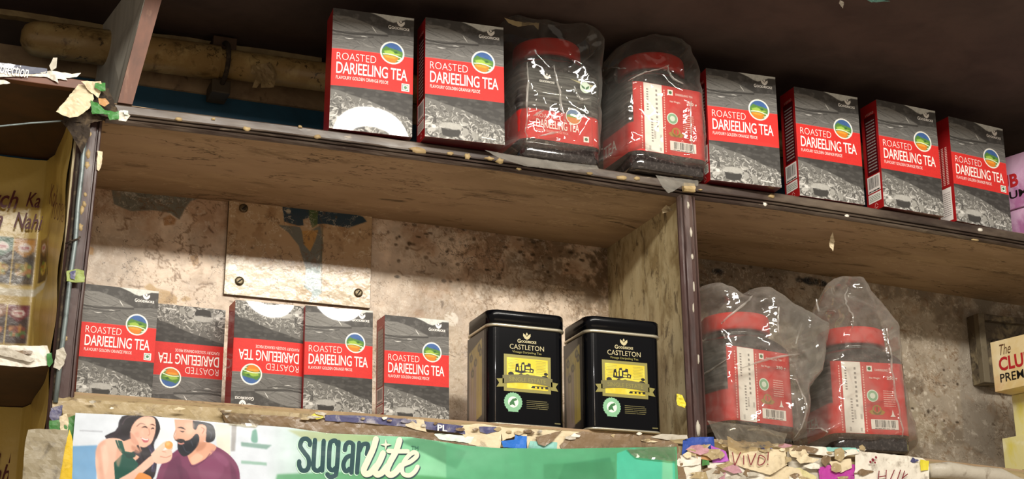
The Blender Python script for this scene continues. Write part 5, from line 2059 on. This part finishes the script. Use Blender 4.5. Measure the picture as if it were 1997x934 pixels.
def lining(z1, z0, pics, name):
    # develops along the back (y = D-.004) from x=-.60 to -.149 then along the side x=-.141 to the front
    s0, s1, s2 = 0, .60 - .150, .60 - .150 + D - .006
    w_, h_ = 420, 140
    cv = Canvas(w_, h_, 'd2b45e')
    n = vnoise(w_, h_, 40, 2)
    cv.blend(0, 0, np.clip((n - .45) * 3, 0, 1) * .4, 'e0cc92')
    fx = lambda s: s / s2 * w_
    if pics:
        def pic(sa, sb, za, zb, hd, bodyc, food):
            xa, xb = fx(sa), fx(sb)
            ya, yb = (z1 - za) / (z1 - z0) * h_, (z1 - zb) / (z1 - z0) * h_
            cv.poly([(xa, ya), (xb, ya), (xb, yb), (xa, yb)], bodyc)
            ym = ya + (yb - ya) * .34
            cv.poly([(xa, ya), (xb, ya), (xb, ym - 2), ((xa + xb) / 2, ym + 2), (xa, ym - 2)], hd)
            cv.disc((xa + xb) / 2, ya + (yb - ya) * .2, (xb - xa) * .32, 'ead9cf', ry=(yb - ya) * .1)
            cv.stroke([((xa + xb) / 2 - (xb - xa) * .2, ya + (yb - ya) * .2), ((xa + xb) / 2 + (xb - xa) * .2, ya + (yb - ya) * .2)], 1.2, 'b0404a', .9)
            rr = random.Random(int(sa * 1000))
            for k in range(26):
                cv.disc((xa + xb) / 2 + rr.uniform(-.33, .33) * (xb - xa), ya + (yb - ya) * rr.uniform(.55, .8), 1.6, rr.choice(food), .9, ry=1.2)
        F1, F2 = ['c8a03c', 'e0c060', '8a9a3c', 'b87830'], ['c87a3c', 'd89a58', '8a3c20', '5a7a30']
        for k in range(7):
            sa = .447 - .027 - .0275 * k
            pic(sa, sa + .0255, -.108, -.169, ['c98a1e', '1c5c30', 'a03020', '1c5c30', 'c98a1e', '1c5c30', '1c5c30'][k], '3a2c1c', F1)
            pic(sa, sa + .0255, -.196, -.246, ['7c1420', '9c6a48', '7c1420', '9c6a48', '7c1420', '9c6a48', '9c6a48'][k], '43281a', F2)
        for k in range(2):
            pic(.458 + .03 * k, .480 + .03 * k, -.112, -.168, '9c7a4c', '6a5436', F1)
        cv.poly([(0, (z1 + .174) / (z1 - z0) * h_), (fx(.452), (z1 + .174) / (z1 - z0) * h_), (fx(.50), (z1 + .166) / (z1 - z0) * h_), (fx(.50), (z1 + .174) / (z1 - z0) * h_), (fx(.452), (z1 + .184) / (z1 - z0) * h_), (0, (z1 + .184) / (z1 - z0) * h_)], 'e6dfc8')
        cv.poly([(fx(.60), 0), (fx(.64), 0), (fx(.64), h_), (fx(.60), h_)], 'b79a4a', .5, soft=2)

    def fn(u, v):
        s = u * s2
        x = np.where(s < s1, -.60 + s, -.150 + .009 * np.clip((s - s1) / .03, 0, 1))
        y = np.where(s < s1, D - .004, D - .004 - (s - s1))
        z = z1 + v * (z0 - z1)
        y = y - .004 * np.exp(-((s - s1) / .012) ** 2)
        x = x - .0015 * np.sin(z * 60 + s * 30) * (s > s1 + .01)
        return np.stack([x, y, z], -1)
    return cv, fn


t = empty('yellow_banner', (-.3, D - .004, -.15))
tag(t, 'yellow printed sheet with brown script and product pictures lining the left cabinet', 'banner', 'yellow sheets in the left cabinet')
yi = Matrix.Translation((.3, -D + .004, .15))
cv, fn = lining(.0, -.316, True, 'a')
keep(grid('printed_sheet', cv, fn, M_yel, t), yi)
M_script = mat('script_ink', '5a1418', rough=.5)


def lining_text(fl, yoff=0.0):
    pass


def tz(px, py):
    q = at(px, py, D - .012)
    return q.x, q.z


fl = Flat(.0002)
for (s_, p0, p1, dx) in (('Catch', (-58, 398), (38, 372), 0), ('Ka', (50, 403), (80, 377), 0), ('Match', (-96, 434), (8, 410), 0), ('Nahi.', (26, 444), (87, 419), 0)):
    a, b = tz(*p0), tz(*p1)
    fl.text(s_, a[0], a[1], b[0], b[1], M_script, bold=.012, shear=.32)
keep(fl.build('lettering', lambda x, z, lv: (x, D - .0120 - lv, z), t), yi)
fl = Flat(.0002)
# words that run round the corner on to the side
c1 = lambda px, py: (lambda d, : Vector(CAM + d * ((-.1465 - CAM[0]) / d[0])))(ray(px, py))
for (s_, p0, p1, bd) in (('Koi', (96, 398), (113, 366), .012), ('100%', (101, 426), (128, 398), -.01)):
    a, b = c1(*p0), c1(*p1)
    fl.text(s_, a.y, 0, b.y, 1, M_script, bold=bd, shear=.2)
    n_ = len(fl.v)
    k0 = max(i for i in range(n_) if i == 0 or fl.v[i - 1][2] != fl.v[i][2]) if n_ else 0
    fl.v = fl.v[:k0] + [(x, a.z + (x - a.y) / (b.y - a.y) * (c1(p1[0], p0[1]).z - a.z) + z * (b.z - c1(p1[0], p0[1]).z), lv) for x, z, lv in fl.v[k0:]]
    fl.level += 1
keep(fl.build('lettering', lambda x, z, lv: (-.1465 - lv, x, z), t), yi)

t2_ = empty('yellow_banner', (-.3, D - .004, -.5))
tag(t2_, 'second yellow printed sheet low in the left cabinet, partly hidden by hanging grey paper', 'banner', 'yellow sheets in the left cabinet')
y2 = Matrix.Translation((.3, -D + .004, .5))
cv, fn = lining(-.328, -.56, False, 'b')
keep(grid('printed_sheet', cv, fn, M_yel, t2_), y2)
fl = Flat(.0002)
for (s_, p0, p1) in (('Catch Ka', (-120, 900), (4, 868)), ('Koi', (17, 902), (52, 868)), ('Match Nahi.', (-130, 934), (34, 905))):
    a, b = tz(*p0), tz(*p1)
    fl.text(s_, a[0], a[1], b[0], b[1], M_script, bold=.012, shear=.32)
keep(fl.build('lettering', lambda x, z, lv: (x, D - .0062 - lv, z), t2_), y2)

# paper label and torn white scraps along the two ledges
M_navyl = mat('label_navy', '232c4c', rough=.4, coat=.4)
o = sheet('shelf_label', [(-60, 114), (0, 122), (60, 130), (92, 134), (92, 143), (60, 144), (0, 142), (-60, 138)], -.0125, M_navyl, shl, amp=.0005)
keep(o, li)
fl = Flat()
a, b = at(-16, 141, -.0135), at(57, 128, -.0135)
fl.text('Protection', a.x, a.z, b.x, b.z, M_white, bold=.01, shear=.2, ref='Protectio', rot=-.02)
keep(fl.build('lettering', lambda x, z, lv: (x, -.0140 - lv, z), shl), li)
for i, (m, Y, pp) in enumerate([(P_white, -.0128, [(-40, 142), (0, 143), (60, 144), (100, 138), (140, 144), (158, 142), (150, 150), (128, 152), (132, 156), (112, 154), (114, 162), (92, 150), (60, 148), (0, 150), (-40, 148)]),
                                (P_white, -.0122, [(-30, 152), (8, 156), (20, 162), (0, 165), (-30, 160)]),
                                (P_grey, -.0150, [(96, 128), (104, 112), (112, 112), (110, 132), (100, 138)]),
                                (P_white, -.0062, [(-30, 672), (60, 674), (92, 674), (98, 690), (95, 712), (60, 716), (0, 712), (-30, 708)]),
                                (P_brown, -.0090, [(-30, 682), (64, 684), (62, 690), (-30, 696)]),
                                (P_grey, -.0100, [(-30, 676), (14, 678), (70, 700), (60, 706), (-10, 690)]),
                                (P_green, -.0085, [(91, 690), (100, 688), (104, 706), (96, 716), (92, 710)])]):
    o = sheet('torn_paper', pp, Y, m, shl, amp=.0016, sc=60, step=6, seed=60 + i)
    keep(o, li)

# conduit and wires beside the left post
cdt = tube('conduit', [at(-60, 252, -.012), at(0, 246, -.012), at(60, 240, -.012), at(120, 236, -.012), at(150, 240, -.012), at(162, 250, -.013), at(165, 262, -.013), at(160, 330, -.013), at(152, 400, -.013), at(147, 470, -.013), at(137, 540, -.013), at(128, 620, -.013), at(118, 700, -.013), at(108, 785, -.012)],
           [.0011] * 4 + [.0014, .0018, .0030, .0028, .0028, .0028, .0028, .0028, .0028, .0028], M_steel, None, 10)
tag(cdt, 'grey metal conduit and wire bent down along the left post', 'conduit')
wi = tube('wire', [at(152, 300, -.010), at(142, 420, -.010), at(136, 480, -.010), at(124, 560, -.010), at(112, 680, -.010), at(104, 780, -.010)], .0016, M_gunk, cdt, 8)
tube('wire_loop', [at(128, 475, -.012), at(138, 470, -.017), at(152, 466, -.017), at(156, 462, -.012)], .0011, M_gunk, cdt, 6)
# tape around conduit and post
tpo = sheet('tape_wrap', [(130, 528), (150, 524), (164, 528), (165, 550), (148, 551), (130, 548)], -.0165, paper('tape_green', '8a9a4a', amt=.5), pl, amp=.001, step=4)
sheet('tape_wrap', [(136, 530), (148, 527), (146, 545), (138, 543)], -.0180, P_indigo, pl, amp=.001, step=4)
sheet('torn_paper', [(110, 682), (124, 676), (130, 692), (124, 712), (116, 722), (104, 716), (108, 698)], -.0175, P_grey, pl, amp=.003, sc=90, step=4, seed=5)
sheet('torn_paper', [(100, 795), (122, 790), (120, 812), (128, 820), (104, 822), (96, 812)], -.0170, P_indigo, pl, amp=.002, step=4, seed=8)
sheet('torn_paper', [(96, 820), (122, 818), (150, 808), (150, 850), (140, 1000), (130, 1000), (132, 850), (96, 845)], -.0195, P_green, pl, amp=.002, step=6, seed=9)
sheet('torn_paper', [(116, 812), (130, 806), (134, 820), (132, 840), (118, 838)], -.0205, P_cream, pl, amp=.002, step=4, seed=10)
sheet('torn_paper', [(190, 294), (200, 296), (199, 318), (193, 333), (189, 330)], -.0085, P_cream, pl, amp=.002, step=4, seed=12)
# clump of torn paper at the joint above the left post
cl = empty('torn_paper_clump', (-.13, -.02, 0))
tag(cl, 'clump of torn cream and green paper stuck over the joint above the left post', 'paper clump')
ci = Matrix.Translation((.13, .02, 0))
for i, (m, Y, pp, lean) in enumerate([(P_cream, -.030, [(156, 156), (178, 160), (184, 190), (174, 212), (150, 232), (134, 236), (108, 222), (128, 196), (142, 176)], .4),
                                      (P_cream, -.024, [(158, 158), (196, 160), (200, 172), (192, 190), (178, 182)], 0), (P_green, -.027, [(186, 162), (206, 160), (206, 176), (196, 178), (184, 172)], .3),
                                      (P_green, -.0285, [(176, 196), (190, 200), (204, 214), (226, 218), (222, 230), (200, 222), (180, 222)], 0), (P_orange, -.0295, [(192, 190), (206, 190), (214, 200), (204, 208), (194, 202)], 0),
                                      (M_gunk, -.018, [(150, 176), (212, 172), (232, 220), (200, 235), (175, 240), (120, 238)], 0), (P_white, -.0300, [(222, 222), (236, 214), (246, 214), (254, 226), (246, 236), (232, 234)], 0),
                                      (P_green, -.0300, [(208, 222), (232, 216), (232, 232), (214, 234)], 0), (P_palet, -.0320, [(240, 215), (250, 216), (250, 224), (242, 224)], 0),
                                      (M_gunk, -.020, [(118, 234), (160, 226), (176, 236), (176, 262), (160, 300), (140, 262), (128, 245)], 0)]):
    o = sheet('paper_piece', pp, Y, m, cl, amp=.0035, sc=70, step=5, lean=lean, seed=80 + i)
    keep(o, ci)
# hanging folded grey paper with yellow back, lower left
hp = empty('hanging_paper', (-.13, -.035, -.42))
tag(hp, 'stiff grey paper with yellow lining hanging beside the couple banner', 'paper')
hi = Matrix.Translation((.13, .035, .42))
M_hgrey = paper('hanging_grey', '8c8168', dirt='4c4232', amt=.7)
M_hyel = paper('hanging_yellow', 'd6b41e', dirt='7a5a14', amt=.4)
keep(sheet('front_sheet', [(56, 836), (70, 834), (136, 836), (128, 870), (116, 934), (112, 1000), (40, 1000), (46, 900), (50, 860)], -.040, M_hgrey, hp, amp=.003, sc=30, step=8, lean=.15), hi)
keep(sheet('lining_sheet', [(136, 837), (142, 860), (141, 934), (138, 1000), (108, 1000), (116, 930), (128, 868)], -.034, M_hyel, hp, amp=.002, sc=30, step=8), hi)

# stray bits on the undersides
for i, (px, py, pp) in enumerate([(1304, 404, [(1291, 408), (1300, 399), (1318, 408), (1300, 414), (1294, 415)]), (0, 0, [(1618, 472), (1624, 452), (1629, 470), (1624, 490), (1619, 482)]), (0, 0, [(1319, 768), (1330, 770), (1338, 785), (1336, 795), (1320, 790)])]):
    sheet('torn_paper', pp, (.03, .05, -.004)[i], (P_cream, P_cream, P_yellow)[i], (shelf, shelf, pd)[i], amp=.003, sc=90, step=4, seed=40 + i)

M_tail = film('film_tail', haze=.12, gl=.22, rough=.16)
# film tails of the two upper bags lying over the shelf edge, an old strip of tape on one bag
for i, (bn, m, Y, pp) in enumerate([('plastic_bag', M_tail, -.026, [(948, 290), (1000, 300), (1080, 312), (1168, 320), (1170, 328), (1100, 334), (1020, 326), (970, 306)]),
                                    ('plastic_bag.001', M_tail, -.038, [(1284, 338), (1368, 348), (1364, 360), (1330, 362), (1312, 374), (1298, 380), (1290, 366)]),
                                    ('plastic_bag', P_dirty, -.012, [(984, 34), (1004, 40), (1022, 44), (1052, 44), (1050, 58), (1040, 48), (1010, 52), (992, 44)])]):
    sheet('film_tail' if m is M_tail else 'tape_scrap', pp, Y, m, bpy.data.objects[bn], amp=.0010, sc=22, lean=.55 if m is M_tail else 0, step=4, seed=200 + i)
for i, (m, pp) in enumerate([(P_teal, [(1692, -12), (1730, -10), (1760, -4), (1800, -8), (1830, -2), (1826, 6), (1800, 2), (1770, 5), (1740, 2), (1700, 4), (1690, -2)]), (P_white, [(1638, 0), (1646, 4), (1644, 16), (1640, 12), (1636, 6)])]):
    sheet('torn_paper', pp, -.212, m, topb, amp=.002, sc=90, step=4, seed=210 + i)
